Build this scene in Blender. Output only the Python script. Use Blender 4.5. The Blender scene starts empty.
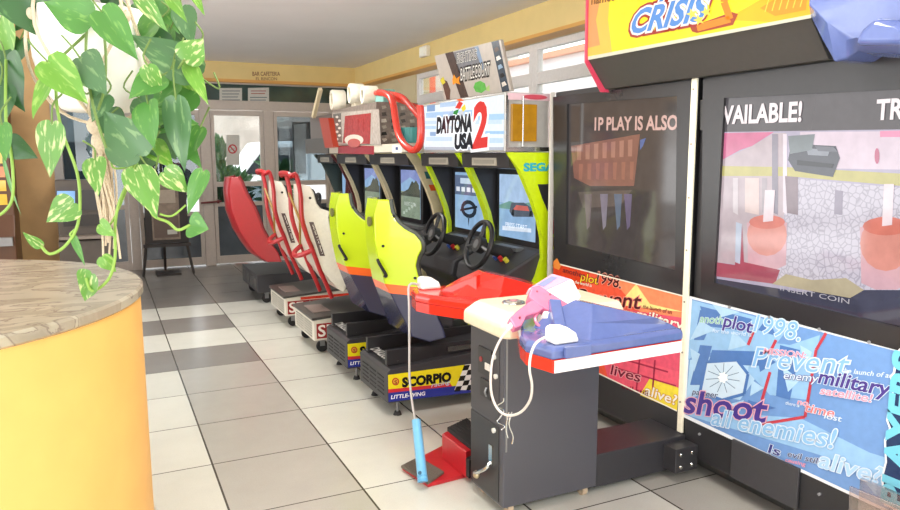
import bpy, bmesh, math, random
from mathutils import Vector, Matrix
random.seed(7)
SC = bpy.context.scene
COL = SC.collection
PI = math.pi
# ---------------------------------------------------------------- camera
FPX = 720.0
pit, yaw, rol, HC = math.radians(7.86), math.radians(25.62), math.radians(-.17), 1.55
_cy, _sy, _cp, _sp = math.cos(yaw), math.sin(yaw), math.cos(pit), math.sin(pit)
FW = Vector((_sy*_cp, _cy*_cp, -_sp)); _r = Vector((_cy, -_sy, 0)); _u = _r.cross(FW)
RT = math.cos(rol)*_r + math.sin(rol)*_u; UP = -math.sin(rol)*_r + math.cos(rol)*_u
CP = Vector((0, 0, HC))
cam = bpy.data.cameras.new('camera'); co = bpy.data.objects.new('camera', cam); COL.objects.link(co)
cam.sensor_width = 36; cam.lens = FPX/900*36; cam.clip_start = .05; cam.clip_end = 200
mx = Matrix.Identity(4)
for i in range(3):
    mx[i][0], mx[i][1], mx[i][2], mx[i][3] = RT[i], UP[i], -FW[i], CP[i]
co.matrix_world = mx; SC.camera = co

def un(px, py, ax, v):
    """the point of the plane axis=v that the measured picture point shows"""
    d = RT*((px-450)/FPX) + UP*((255-py)/FPX) + FW
    return CP + d*((v-CP[ax])/d[ax])
def ud(px, py, dist):
    return CP + (RT*((px-450)/FPX) + UP*((255-py)/FPX) + FW)*dist

# ---------------------------------------------------------------- materials
def lin(c):
    if isinstance(c, str):
        c = [int(c[i:i+2], 16)/255 for i in (0, 2, 4)]
        return tuple(x/12.92 if x < .04045 else ((x+.055)/1.055)**2.4 for x in c)
    return tuple(c)
MC = {}
def mat(col, rough=.5, metal=0, emit=0, spec=.5, coat=0, bump=0, scale=40, vary=.04, trans=0):
    key = (col, rough, metal, emit, spec, coat, bump, scale, vary, trans)
    if key in MC: return MC[key]
    m = bpy.data.materials.new('paint_%s_%d' % (col, len(MC))); m.use_nodes = True
    nt = m.node_tree; b = nt.nodes['Principled BSDF']; c = lin(col)
    b.inputs['Roughness'].default_value = rough; b.inputs['Metallic'].default_value = metal
    b.inputs['Specular IOR Level'].default_value = spec; b.inputs['Coat Weight'].default_value = coat
    b.inputs['Coat Roughness'].default_value = .05
    tc = nt.nodes.new('ShaderNodeTexCoord'); nz = nt.nodes.new('ShaderNodeTexNoise')
    nz.inputs['Scale'].default_value = scale; nz.inputs['Detail'].default_value = 3
    nt.links.new(tc.outputs['Object'], nz.inputs['Vector'])
    rp = nt.nodes.new('ShaderNodeValToRGB'); nt.links.new(nz.outputs['Fac'], rp.inputs['Fac'])
    rp.color_ramp.elements[0].position = .3; rp.color_ramp.elements[1].position = .7
    rp.color_ramp.elements[0].color = (*[x*(1-vary) for x in c], 1); rp.color_ramp.elements[1].color = (*[min(1, x*(1+vary)) for x in c], 1)
    if emit:
        b.inputs['Base Color'].default_value = (*[x*.15 for x in c], 1)
        nt.links.new(rp.outputs['Color'], b.inputs['Emission Color']); b.inputs['Emission Strength'].default_value = emit
    else:
        nt.links.new(rp.outputs['Color'], b.inputs['Base Color'])
    if bump:
        bp = nt.nodes.new('ShaderNodeBump'); bp.inputs['Strength'].default_value = bump; bp.inputs['Distance'].default_value = .01
        nt.links.new(nz.outputs['Fac'], bp.inputs['Height']); nt.links.new(bp.outputs['Normal'], b.inputs['Normal'])
    MC[key] = m
    return m
def scr(col, e=.8): return mat(col, .07, 0, e, .5, 0, 0, 14, .12)      # a lit tube picture behind glossy glass
def prt(col, vary=.03): return mat(col, .25, 0, 0, .4, 0, 0, 30, vary)        # printed film

def node_mat(name):
    m = bpy.data.materials.new(name); m.use_nodes = True
    return m, m.node_tree, m.node_tree.nodes['Principled BSDF']
def glass_mat(name, tint=(1, 1, 1), refl=.1, rough=.0):
    m = bpy.data.materials.new(name); m.use_nodes = True; nt = m.node_tree; nt.nodes.clear()
    o = nt.nodes.new('ShaderNodeOutputMaterial'); t = nt.nodes.new('ShaderNodeBsdfTransparent'); g = nt.nodes.new('ShaderNodeBsdfGlossy')
    t.inputs[0].default_value = (*tint, 1); g.inputs['Roughness'].default_value = rough
    l = nt.nodes.new('ShaderNodeLayerWeight'); l.inputs[0].default_value = .25
    a = nt.nodes.new('ShaderNodeMath'); a.operation = 'MULTIPLY_ADD'; a.inputs[1].default_value = .6; a.inputs[2].default_value = refl
    nt.links.new(l.outputs['Facing'], a.inputs[0]); x = nt.nodes.new('ShaderNodeMixShader')
    a.use_clamp = True
    nt.links.new(a.outputs[0], x.inputs[0]); nt.links.new(t.outputs[0], x.inputs[1]); nt.links.new(g.outputs[0], x.inputs[2]); nt.links.new(x.outputs[0], o.inputs[0])
    return m
GLASS = glass_mat('window_glass', (.97, .99, .98), .03)
DGLASS = glass_mat('tinted_door_glass', (.45, .52, .55), .08)

BLACK = mat('38373a', .45, spec=.4, bump=.05, scale=120)
BLACK2 = mat('2b2a2c', .35)
RUB = mat('222122', .8)
CHROME = mat('c9c9c6', .2, 1)
STEEL = mat('8f9092', .4, .8)
WHITE = mat('f0ede6', .5)
CREAM = mat('e3d9bd', .4)
YEL = mat('c6e016', .22, coat=.4)
ORG = mat('f0601e', .3)
NAVY = mat('2a2c4c', .3)
REDP = mat('d8281c', .2, coat=.5)
REDT = mat('ae262a', .3)
BLUEP = mat('5a699f', .18, coat=.5)
RED2 = mat('b81f28', .35)

# ---------------------------------------------------------------- mesh builder
_caph = {}
class G:
    def __init__(s): s.v = []; s.f = []; s.mi = []; s.m = []; s.uv = {}
    def mx(s, m):
        if m not in s.m: s.m.append(m)
        return s.m.index(m)
    def add(s, vs, fs, m):
        o = len(s.v); s.v += [Vector(p) for p in vs]; k = s.mx(m)
        for f in fs: s.f.append([o+i for i in f]); s.mi.append(k)
        return o
    def box(s, x0, x1, y0, y1, z0, z1, m):
        s.add([(x, y, z) for x in (x0, x1) for y in (y0, y1) for z in (z0, z1)], [(0, 1, 3, 2), (4, 6, 7, 5), (0, 4, 5, 1), (2, 3, 7, 6), (0, 2, 6, 4), (1, 5, 7, 3)], m); return s
    def hexa(s, p, m):  # p: 8 points, bottom ring 0-3 and top ring 4-7
        s.add(p, [(3, 2, 1, 0), (4, 5, 6, 7), (0, 1, 5, 4), (1, 2, 6, 5), (2, 3, 7, 6), (3, 0, 4, 7)], m); return s
    def prism(s, pts, ax, a, b, m, mside=None):  # pts: the two other coordinates in order
        def P(p, v):
            q = list(p); q.insert(ax, v); return q
        n = len(pts); o = s.add([P(p, a) for p in pts]+[P(p, b) for p in pts], [list(range(n))[::-1], [n+i for i in range(n)]], m)
        k = s.mx(mside or m)
        for i in range(n): s.f.append([o+i, o+(i+1) % n, o+n+(i+1) % n, o+n+i]); s.mi.append(k)
        return s
    def loft(s, rings, m, cap=True):
        n = len(rings[0]); o = s.add([p for r in rings for p in r], [], m); k = s.mx(m)
        for j in range(len(rings)-1):
            for i in range(n):
                s.f.append([o+j*n+i, o+j*n+(i+1) % n, o+(j+1)*n+(i+1) % n, o+(j+1)*n+i]); s.mi.append(k)
        if cap:
            s.f.append([o+i for i in range(n)][::-1]); s.mi.append(k)
            s.f.append([o+(len(rings)-1)*n+i for i in range(n)]); s.mi.append(k)
        return s
    def tube(s, pts, r, m, seg=8, closed=False, smooth=True):
        pts = [Vector(p) for p in pts]
        if smooth and len(pts) > 2:
            q = []; n = len(pts)
            for i in range(n if closed else n-1):
                g = lambda j: pts[j % n] if closed else pts[max(0, min(n-1, j))]
                p0, p1, p2, p3 = g(i-1), g(i), g(i+1), g(i+2)
                for t in (0, .25, .5, .75):
                    q.append(.5*((2*p1)+(-p0+p2)*t+(2*p0-5*p1+4*p2-p3)*t*t+(-p0+3*p1-3*p2+p3)*t**3))
            if not closed: q.append(pts[-1])
            pts = q
        n = len(pts); rings = []; nrm = None
        for i, p in enumerate(pts):
            if closed: d = pts[(i+1) % n]-pts[i-1]
            else: d = pts[min(n-1, i+1)]-pts[max(0, i-1)]
            if d.length < 1e-9: d = Vector((0, 0, 1))
            d.normalize()
            if nrm is None: nrm = d.orthogonal().normalized()
            else:
                nrm = nrm-d*nrm.dot(d); nrm = nrm.normalized() if nrm.length > 1e-6 else d.orthogonal().normalized()
            b = d.cross(nrm); rr = r(i/(n-1)) if callable(r) else r
            rings.append([p+(nrm*math.cos(2*PI*k/seg)+b*math.sin(2*PI*k/seg))*rr for k in range(seg)])
        if closed: rings.append(rings[0])
        return s.loft(rings, m, not closed)
    def cyl(s, p0, p1, r0, r1, m, seg=20):
        p0, p1 = Vector(p0), Vector(p1); d = (p1-p0).normalized(); a = d.orthogonal().normalized(); b = d.cross(a)
        return s.loft([[p+(a*math.cos(2*PI*k/seg)+b*math.sin(2*PI*k/seg))*r for k in range(seg)] for p, r in ((p0, r0), (p1, r1))], m)
    def lathe(s, prof, c, m, seg=28, ax=None):
        c = Vector(c); d = Vector(ax or (0, 0, 1)).normalized(); a = d.orthogonal().normalized(); b = d.cross(a)
        return s.loft([[c+d*z+(a*math.cos(2*PI*k/seg)+b*math.sin(2*PI*k/seg))*r for k in range(seg)] for r, z in prof], m)
    def ball(s, c, rx, ry, rz, m, seg=14):
        return s.loft([[Vector(c)+Vector((rx*math.sin(t)*math.cos(2*PI*k/seg), ry*math.sin(t)*math.sin(2*PI*k/seg), -rz*math.cos(t))) for k in range(seg)] for t in [PI*(j+.02)/8.04 for j in range(9)]], m)
    # ---- flat artwork on a plane, each layer 0.6 mm before the last
    def dp(s, ax, v, pts, m, k=1):
        w = v-k*.0006
        s.add([un(x, y, ax, w) for x, y in pts], [list(range(len(pts)))], m); return s
    def dps(s, ax, v, pts, m, k):
        s.kk = getattr(s, 'kk', 0)+.12
        return s.dp(ax, v, pts, m, k+s.kk)
    def dstroke(s, ax, v, pts, wpx, m, k=1):
        for (x0, y0), (x1, y1) in zip(pts, pts[1:]):
            L = math.hypot(x1-x0, y1-y0) or 1; nx, ny = -(y1-y0)/L*wpx/2, (x1-x0)/L*wpx/2
            s.dp(ax, v, [(x0+nx, y0+ny), (x1+nx, y1+ny), (x1-nx, y1-ny), (x0-nx, y0-ny)], m, k)
        return s
    def dell(s, ax, v, cx, cy, rx, ry, m, k=1, n=16):
        return s.dp(ax, v, [(cx+rx*math.cos(2*PI*i/n), cy+ry*math.sin(2*PI*i/n)) for i in range(n)], m, k)
    def text(s, O, U, V, N, txt, m, k=1, bold=0, shear=0):
        """glyphs laid from O, U = whole width, V = capital height"""
        def mesh(t, off):
            c = bpy.data.curves.new('t', 'FONT'); c.body = t; c.offset = off; c.resolution_u = 3
            o = bpy.data.objects.new('t', c); COL.objects.link(o)
            dg = bpy.context.evaluated_depsgraph_get(); me = o.evaluated_get(dg).to_mesh()
            vs = [tuple(q.co) for q in me.vertices]; fs = [list(p.vertices) for p in me.polygons]
            bpy.data.objects.remove(o); bpy.data.curves.remove(c)
            return vs, fs
        if 'h' not in _caph: _caph['h'] = max(p[1] for p in mesh('H', 0)[0])
        if ('w', txt) not in _caph:
            q = mesh(txt, 0)[0]; _caph[('w', txt)] = (min(p[0] for p in q), max(p[0] for p in q))
        x0, x1 = _caph[('w', txt)]; vs, fs = mesh(txt, bold); h = _caph['h']
        U, V, N = Vector(U), Vector(V), Vector(N)
        s.add([Vector(O)+U*((x-x0)/(x1-x0))+V*(y/h)+U.normalized()*(shear*V.length*y/h)+N*(k*.0006) for x, y, z in vs], fs, m)
        return s
    def dt(s, ax, v, txt, p0, p1, h, m, k=1, bold=.02, shear=0):
        A, B, T = un(*p0, ax, v), un(*p1, ax, v), un(p0[0], p0[1]-h, ax, v)
        n = [0, 0, 0]; n[ax] = -1
        return s.text(A, B-A, (0, 0, T.z-A.z), n, txt, m, k, bold, shear)
    def out(s, name, par=None, smooth=False, bevel=0, seg=2, flat=False, sub=0):
        me = bpy.data.meshes.new(name); inv = Matrix.Identity(4)
        if par is not None:
            r = par
            while r.parent: r = r.parent
            inv = r.matrix_basis.inverted()
        me.from_pydata([inv @ p for p in s.v], [], s.f)
        for m in s.m: me.materials.append(m)
        me.polygons.foreach_set('material_index', s.mi)
        if not flat:
            bm = bmesh.new(); bm.from_mesh(me); bmesh.ops.recalc_face_normals(bm, faces=bm.faces)
            if smooth:
                for f in bm.faces: f.smooth = True
                for e in bm.edges:
                    if len(e.link_faces) == 2 and e.calc_face_angle(0) > .7: e.smooth = False
            bm.to_mesh(me); bm.free()
        me.update()
        o = bpy.data.objects.new(name, me); COL.objects.link(o)
        if par is not None: o.parent = par
        if bevel:
            b = o.modifiers.new('bevel', 'BEVEL'); b.width = bevel; b.segments = seg; b.limit_method = 'ANGLE'; b.angle_limit = .6; b.harden_normals = False
        if sub:
            u = o.modifiers.new('sub', 'SUBSURF'); u.levels = sub; u.render_levels = sub
        return o
def thing(name, label, cat, loc, group=None):
    o = bpy.data.objects.new(name, None); COL.objects.link(o); o.location = loc; o.empty_display_size = .1
    return tag(o, label, cat, group)
def tag(o, label, cat, group=None, kind=None):
    o['label'] = label; o['category'] = cat
    if group: o['group'] = group
    if kind: o['kind'] = kind
    return o
def struct(o): o['kind'] = 'structure'; return o
def copy_tree(o, par=None):
    c = o.copy(); COL.objects.link(c); c.parent = par
    for ch in list(o.children): copy_tree(ch, c)
    return c
def V3(*a): return Vector(a)

# ================================================================ SETTING
XW, YB, ZC = 3.65, 10.7, 2.85
def floor_mat():
    m, nt, b = node_mat('ceramic_floor_tiles'); N = nt.nodes.new; L = nt.links.new
    tc = N('ShaderNodeTexCoord'); sp = N('ShaderNodeSeparateXYZ'); L(tc.outputs['Object'], sp.inputs[0])
    def M(op, a, b_=None, c=None):
        n = N('ShaderNodeMath'); n.operation = op
        for i, q in enumerate((a, b_, c)):
            if q is None: continue
            if isinstance(q, (int, float)): n.inputs[i].default_value = q
            else: L(q, n.inputs[i])
        return n.outputs[0]
    T = .6
    tx = M('DIVIDE', M('SUBTRACT', sp.outputs[0], .413), T); ty = M('DIVIDE', M('SUBTRACT', sp.outputs[1], 3.059), T)
    cx = M('FLOOR', tx); cyy = M('FLOOR', ty)
    fx = M('FRACT', tx); fy = M('FRACT', ty)
    ex = M('MINIMUM', fx, M('SUBTRACT', 1, fx)); ey = M('MINIMUM', fy, M('SUBTRACT', 1, fy))
    grx = M('LESS_THAN', ex, .008); gry = M('LESS_THAN', ey, .006)
    def eq(a, v): return M('COMPARE', a, v, .1)
    OR = lambda a, b_: M('MAXIMUM', a, b_)
    AND = lambda a, b_: M('MULTIPLY', a, b_)
    left = M('LESS_THAN', cx, .5)
    colg = OR(AND(eq(cx, 0), M('LESS_THAN', cyy, 4.5)), eq(cx, 3))
    stripes = AND(left, OR(eq(cyy, 4), eq(cyy, 6)))
    far = M('GREATER_THAN', cyy, 7.5)
    g = OR(OR(colg, stripes), far)
    g2 = OR(stripes, far)
    nz = N('ShaderNodeTexNoise'); nz.inputs['Scale'].default_value = 3; nz.inputs['Detail'].default_value = 8; nz.inputs['Roughness'].default_value = .7; L(tc.outputs['Object'], nz.inputs['Vector'])
    sn = N('ShaderNodeTexNoise'); sn.inputs['Scale'].default_value = 160; L(tc.outputs['Object'], sn.inputs['Vector'])
    cv = N('ShaderNodeCombineXYZ'); L(cx, cv.inputs[0]); L(cyy, cv.inputs[1])
    wn = N('ShaderNodeTexWhiteNoise'); L(cv.outputs[0], wn.inputs['Vector'])
    def mix(f, a, b_):
        n = N('ShaderNodeMix'); n.data_type = 'RGBA'
        L(f, n.inputs[0])
        for i, q in ((6, a), (7, b_)):
            if isinstance(q, tuple): n.inputs[i].default_value = (*q, 1)
            else: L(q, n.inputs[i])
        return n.outputs[2]
    c = mix(g, lin('d3d3c9'), lin('b0ada5')); c = mix(g2, c, lin('85817c'))
    v = M('ADD', M('MULTIPLY', M('SUBTRACT', nz.outputs['Fac'], .5), .22), M('ADD', M('MULTIPLY', M('SUBTRACT', sn.outputs['Fac'], .5), .18), M('MULTIPLY', M('SUBTRACT', wn.outputs['Value'], .5), .08)))
    hs = N('ShaderNodeHueSaturation'); L(M('ADD', v, 1), hs.inputs['Value']); L(c, hs.inputs['Color'])
    c = mix(OR(grx, gry), hs.outputs[0], lin('4a443c'))
    L(c, b.inputs['Base Color'])
    L(M('MULTIPLY_ADD', nz.outputs['Fac'], .15, .16), b.inputs['Roughness'])
    bp = N('ShaderNodeBump'); bp.inputs['Strength'].default_value = .3; bp.inputs['Distance'].default_value = .003; bp.invert = True
    L(OR(grx, gry), bp.inputs['Height']); L(bp.outputs[0], b.inputs['Normal'])
    return m
g = G(); g.box(-5, XW, -3, YB+.1, -.1, 0, floor_mat()); struct(g.out('floor'))
g = G(); g.box(-5, XW+.2, -3, YB+.2, ZC, ZC+.15, mat('f2eeee', .6, scale=2, vary=.02)); struct(g.out('ceiling'))
BEAM = mat('e3c988', .5, scale=3, vary=.05); BEAM2 = mat('dca455', .5, scale=3, vary=.05); WALLM = mat('d8c9a2', .6, scale=4)
# right wall: piers, sill wall, windows
g = G(); g.box(XW, XW+.2, -4, YB+.2, 0, .95, WALLM); g.box(XW, XW+.2, 8.62, YB+.2, .95, ZC, WALLM); g.box(XW, XW+.2, -4, 8.62, 2.57, ZC, WALLM); g.box(XW, XW+.2, -4, .3, .95, 2.57, WALLM)
struct(g.out('wall_right'))
g = G(); g.box(XW-.15, XW, -4, YB, 2.60, ZC, BEAM); struct(g.out('trim_1'))
g = G(); g.box(XW-.17, XW, -4, YB, 2.57, 2.60, BEAM2); struct(g.out('trim_2'))
WF = mat('ebe7e4', .4)
for n, (a, b) in enumerate([(5.86, 8.62), (3.1, 5.86), (0.3, 3.1)], 1):
    w = G(); d0, d1 = XW+.02, XW+.09
    for i, (ya_, yb_, za_, zb_) in enumerate([(a, a+.07, .95, 2.57), (b-.07, b, .95, 2.57), (a, b, 2.51, 2.57), (a, b, .95, 1.03), (a, b, 2.20, 2.31), ((a+b)/2-.04, (a+b)/2+.04, .95, 2.2)]): w.box(d0+i*.0015, d1-i*.0015, ya_+.001*(i > 1), yb_-.001*(i > 1), za_, zb_, WF)
    wf = struct(w.out('window_%d' % n, bevel=.004))
    p = G(); p.box(XW+.05, XW+.056, a+.07, b-.07, 1.03, 2.2, GLASS); p.box(XW+.05, XW+.056, a+.07, b-.07, 2.31, 2.51, GLASS); p.out('window_pane', wf)
# back beam with its sign lettering
g = G(); g.box(-5, XW-.15, YB-.12, YB+.1, 2.615, ZC, BEAM); struct(g.out('trim_3'))
g = G(); g.box(-5, XW-.17, YB-.14, YB+.1, 2.575, 2.615, BEAM2); struct(g.out('trim_4'))
g = G(); g.box(-5, XW, YB-.06, YB+.1, ZC-.045, ZC, mat('e9e2dc', .6)); 
g = G(); g.dt(1, YB-.121, 'BAR CAFETERIA', (252.5, 75.8), (280, 75.8), 4, mat('7c3f25', .6), 1, .015)
g.dt(1, YB-.121, 'EL RINCON', (256, 80.3), (277, 80.3), 3, mat('8a5030', .6), 1, .01)
tag(g.out('cafeteria_lettering', flat=True), 'small brown lettering reading BAR CAFETERIA on the yellow beam', 'lettering')
# glazed back wall
AL = mat('c0b4ab', .45)
def frame(name, boxes, y0=YB-.04, y1=YB+.04):
    q = G()
    for i, (a, b, c, d) in enumerate(boxes): q.box(a, b, y0+i*.0012, y1-i*.0012, c, d, AL)
    return struct(q.out(name, bevel=.004))
wb = frame('wall_back', [(-5, XW, 2.2, 2.33), (-5, XW, 2.555, 2.58), (1.26, 1.40, 0, 2.2), (2.14, 2.28, 0, 2.2), (3.1, 3.24, 0, 2.2), (.30, .42, 0, 2.2), (-.9, -.78, 0, 2.2), (-2.6, -2.45, 0, 2.2), (1.26, 1.33, 2.2, 2.58), (-5, .3, 0, .1)])
p = G(); p.box(-5, XW, YB-.005, YB+.005, 2.33, 2.56, mat('24403a', .08, spec=.8, vary=.3, scale=4)); p.out('transom_glass', wb)
def door(n, x0, x1, rails, gl=GLASS, low=None):
    f = frame('door_%d' % n, [(x0, x0+.05, .02, 2.19), (x1-.05, x1, .02, 2.19), (x0, x1, 2.12, 2.19), (x0, x1, .02, .13)] + [(x0, x1, a, b) for a, b in rails], YB-.03, YB+.03)
    q = G(); q.box(x0+.05, x1-.05, YB-.004, YB+.004, .13, rails[0][0], low or gl); q.out('lower_pane', f)
    q = G(); q.box(x0+.05, x1-.05, YB-.004, YB+.004, rails[-1][1], 2.12, gl); q.out('upper_pane', f)
    return f
LOWG = mat('555c63', .12, spec=.7, vary=.25, scale=3)
d2 = door(2, 1.405, 2.135, [(.84, .90), (1.12, 1.19)], low=LOWG)
q = G(); q.box(1.45, 2.09, YB-.004, YB+.004, .90, 1.12, DGLASS); q.out('middle_pane', d2)
q = G(); q.tube([(1.22, YB-.09, .90), (1.5, YB-.09, .92)], .014, mat('6a2a2a', .3)); q.box(1.44, 1.47, YB-.1, YB-.03, .89, .94, mat('6a2a2a', .3)); q.out('door_handle', d2)
d3 = door(3, 2.285, 3.095, [(.84, .90), (1.12, 1.19)], gl=DGLASS, low=LOWG)
d1 = door(1, .425, 1.255, [(.72, .78), (1.02, 1.10)], gl=DGLASS, low=LOWG)
d4 = door(4, -.775, .295, [(.84, .90)], gl=DGLASS, low=LOWG)
d5 = door(5, -2.445, -.905, [(.84, .90)], gl=DGLASS, low=LOWG)
q = G(); q.box(3.245, XW, YB-.03, YB+.03, 0, 2.19, mat('b7ad92', .6)); struct(q.out('trim_5'))
# notices on the transom and door
PAP = mat('c9c7c0', .6); INK = mat('5b6a70', .7); RINK = mat('9c4a44', .7)
def notice(quad, label, draw, y=YB-.012, name='paper_notice'):
    q = G(); pts = [un(x, yy, 1, y) for x, yy in quad]
    q.add(pts+[p_+V3(0, .003, 0) for p_ in pts], [(0, 1, 2, 3), (7, 6, 5, 4), (0, 4, 5, 1), (1, 5, 6, 2), (2, 6, 7, 3), (3, 7, 4, 0)], PAP)
    draw(q); tag(q.out(name, flat=True), label, 'notice')
def lines(q, x0, x1, y0, n, dy, m, y=YB-.012):
    for i in range(n): q.dp(1, y, [(x0, y0+i*dy), (x1-(i*7 % 3), y0+i*dy), (x1-(i*7 % 3), y0+i*dy+.9), (x0, y0+i*dy+.9)], m, 1)
notice([(219.5, 88), (242, 88), (242, 102.5), (219.5, 102.5)], 'white printed notice with dark lines on the green transom glass, nearer the plant', lambda q: (lines(q, 222, 240, 90.5, 4, 3, INK)))
notice([(248, 88), (269, 87.5), (269, 103), (248, 103)], 'white printed notice with reddish lines on the transom glass above the door gap', lambda q: (lines(q, 251, 266, 90.5, 2, 2.6, RINK), lines(q, 250, 267, 97, 2, 2.6, INK)))
def nosmoke(q):
    y = YB-.022
    q.dell(1, y, 232.5, 149, 4.6, 4.8, mat('b8303a', .5), 1); q.dell(1, y, 232.5, 149, 3.2, 3.4, PAP, 2); q.dstroke(1, y, [(229.8, 146), (235, 152)], 1.2, mat('b8303a', .5), 3)
    q.dstroke(1, y, [(230, 150), (235, 148.5)], .8, INK, 2)
notice([(226.5, 135), (239.5, 135), (239.5, 165), (226.5, 165)], 'pale notice with a red no entry circle on the glass door', nosmoke, y=YB-.022, name='prohibition_notice')
# far left: ochre partition, kiosk, slot machine
g = G(); g.box(-2.6, -.44, 8.45, 8.6, 0, ZC, mat('b08c5c', .6, scale=5, vary=.1)); struct(g.out('wall_left'))
g = G(); g.box(-.44, -.36, 8.43, 8.62, 0, ZC, mat('8b8783', .5)); struct(g.out('trim_6'))

# ---- outdoors
PAV = mat('b9b5ad', .8, scale=5, vary=.15)
g = G(); g.box(-12, 14, YB+.2, 30, -.12, -.02, PAV); g.box(XW+.2, 14, -6, YB+.2, -.12, -.02, PAV); struct(g.out('ground_outside'))
b = thing('apartment_building', 'pale building with dark window openings across the street behind the glass doors', 'building', (6, 20, 0))
g = G(); g.box(-9, 2.6, 20, 21, -.02, 2.7, mat('9a9a98', .8, scale=2, vary=.2)); g.box(2.6, 12, 20, 21, -.02, 6, mat('b8b2a8', .8, scale=2, vary=.15)); g.out('wall', b)
for k, (xa, za, w_, h_) in enumerate([(-4, .5, 1.2, 1.4), (-1.5, .5, 1.2, 1.4), (1.2, .2, 1, 2), (4, .3, 1.4, 2), (6.6, .3, 1.2, 2), (4, 3.2, 1.4, 1.6), (7, 3.2, 1.4, 1.6)]):
    g = G(); g.box(xa, xa+w_, 19.95, 20.02, za, za+h_, mat('3c4247', .2)); g.out('window', b)
ra = thing('red_wall_panel', 'red painted wall seen outside through the farthest clerestory pane', 'wall', (6.6, 17, 0))
G().box(6.6, 6.8, 14.9, 19.5, -.02, 4.2, mat('d9604a', .6)).out('wall', ra)
G().box(6.55, 6.85, 14.9, 19.5, 4.2, 4.28, WHITE).out('coping', ra)
wbd = tag(G().box(7.5, 9, -3, 14.6, -.02, 3.3, mat('efe8ec', .8, scale=2, vary=.03)).out('white_boundary_wall'), 'pale wall with an orange coping outside the near clerestory windows', 'wall')
G().box(7.4, 9, -3, 14.6, 3.3, 3.4, mat('e3a284', .7)).out('coping', wbd)
# ---------------------------------------------------------------- leaves
def leaf_mat(name, base, vein, amt, trans=.3):
    m = bpy.data.materials.new(name); m.use_nodes = True; nt = m.node_tree; N = nt.nodes.new; L = nt.links.new; b = nt.nodes['Principled BSDF']; o = nt.nodes['Material Output']
    tc = N('ShaderNodeTexCoord'); mp = N('ShaderNodeMapping'); mp.inputs['Scale'].default_value = (3, 12, 1); mp.inputs['Rotation'].default_value = (0, 0, .5); L(tc.outputs['UV'], mp.inputs[0])
    nz = N('ShaderNodeTexNoise'); nz.inputs['Scale'].default_value = 1; nz.inputs['Detail'].default_value = 4; nz.inputs['Distortion'].default_value = .4; L(mp.outputs[0], nz.inputs['Vector'])
    rp = N('ShaderNodeValToRGB'); e = rp.color_ramp.elements; e[0].position = .62-amt; e[0].color = (*lin(base), 1); e[1].position = .70-amt*.8; e[1].color = (*lin(vein), 1); L(nz.outputs['Fac'], rp.inputs[0])
    L(rp.outputs[0], b.inputs['Base Color']); b.inputs['Roughness'].default_value = .32; b.inputs['Specular IOR Level'].default_value = .6
    t = N('ShaderNodeBsdfTranslucent'); L(rp.outputs[0], t.inputs[0]); x = N('ShaderNodeMixShader'); x.inputs[0].default_value = trans
    L(b.outputs[0], x.inputs[1]); L(t.outputs[0], x.inputs[2]); L(x.outputs[0], o.inputs[0])
    return m
LF = {'d': leaf_mat('leaf_dark', '3a6239', '527c48', .03, .2), 'g': leaf_mat('leaf_grey_green', '52794f', '7a9c6a', .05, .2), 'm': leaf_mat('leaf_mid_green', '528a3e', '75a452', .05, .22),
      'l': leaf_mat('leaf_lime', '6a9f38', '97b95e', .08, .22), 'v': leaf_mat('leaf_variegated', '619440', 'c2cc90', .09, .22)}
PROF = [(-.07, .20), (-.035, .40), (.03, .53), (.12, .60), (.24, .615), (.38, .57), (.52, .47), (.66, .34), (.79, .21), (.91, .09), (1, .005)]
def leaf(g, uvs, B, T, W, N, m, fold=.25, droop=.15):
    B, T, N = Vector(B), Vector(T), Vector(N).normalized(); A = T-B; L_ = A.length; A = A/L_; N = (N-A*N.dot(A)).normalized(); S = A.cross(N)
    ts = (-1, -.6, -.25, 0, .25, .6, 1); vs = []; ph = random.random()*6
    for s_, w in PROF:
        for t in ts:
            x = t*w*W; notch = .07*L_*(1-min(1, abs(t)*2.2)) if s_ < 0 else 0
            z = abs(x)*fold-droop*L_*(s_*s_)+.03*W*math.sin(ph+s_*9)*abs(t)
            vs.append(B+A*(s_*L_+notch)+S*x+N*z)
    fs = []; n = len(ts); off = random.random()*50
    for j in range(len(PROF)-1):
        for i in range(n-1): fs.append([j*n+i, j*n+i+1, (j+1)*n+i+1, (j+1)*n+i])
    o = g.add(vs, fs, m)
    for k, (s_, w) in enumerate(PROF):
        for i, t in enumerate(ts): uvs[o+k*n+i] = (off+s_, off*1.7+t*w*.5)
def leaf_out(g, uvs, name, par):
    o = g.out(name, par, flat=True); me = o.data; ul = me.uv_layers.new(name='UVMap')
    for l in me.loops: ul.data[l.index].uv = uvs.get(l.vertex_index, (0, 0))
    for p_ in me.polygons: p_.use_smooth = True
    return o
def shrub(name, label, x, y, z, h, r, n, kind, pot=None, group=None):
    t = thing(name, label, 'plant', (x, y, z), group)
    if pot: G().lathe([(.0, 0), (.13, 0), (.17, .3), (.18, .32), (.15, .32), (.14, .27), (0, .27)], (x, y, z), pot).out('pot', t, smooth=True)
    st = G(); lf = G(); uv = {}
    z0 = z+(.27 if pot else 0)
    for i in range(n):
        a = random.random()*2*PI; hh = z0+h*random.uniform(.25, 1); rr = r*random.uniform(.2, 1)
        B = V3(x+rr*.5*math.cos(a), y+rr*.5*math.sin(a), hh*.8+z0*.2); T = V3(x+rr*math.cos(a), y+rr*math.sin(a), hh+random.uniform(-.15, .05))
        st.tube([(x, y, z0), (x+rr*.2*math.cos(a), y+rr*.2*math.sin(a), hh*.6+z0*.4), tuple(B)], .005, mat('5a6a34', .7), 5)
        T = B+(T-B).normalized()*min((T-B).length, .16); leaf(lf, uv, B, T, (T-B).length*.4, (random.uniform(-.3, .3), -1, .5), LF[kind])
    st.out('stems', t); leaf_out(lf, uv, 'foliage', t); return t
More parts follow.
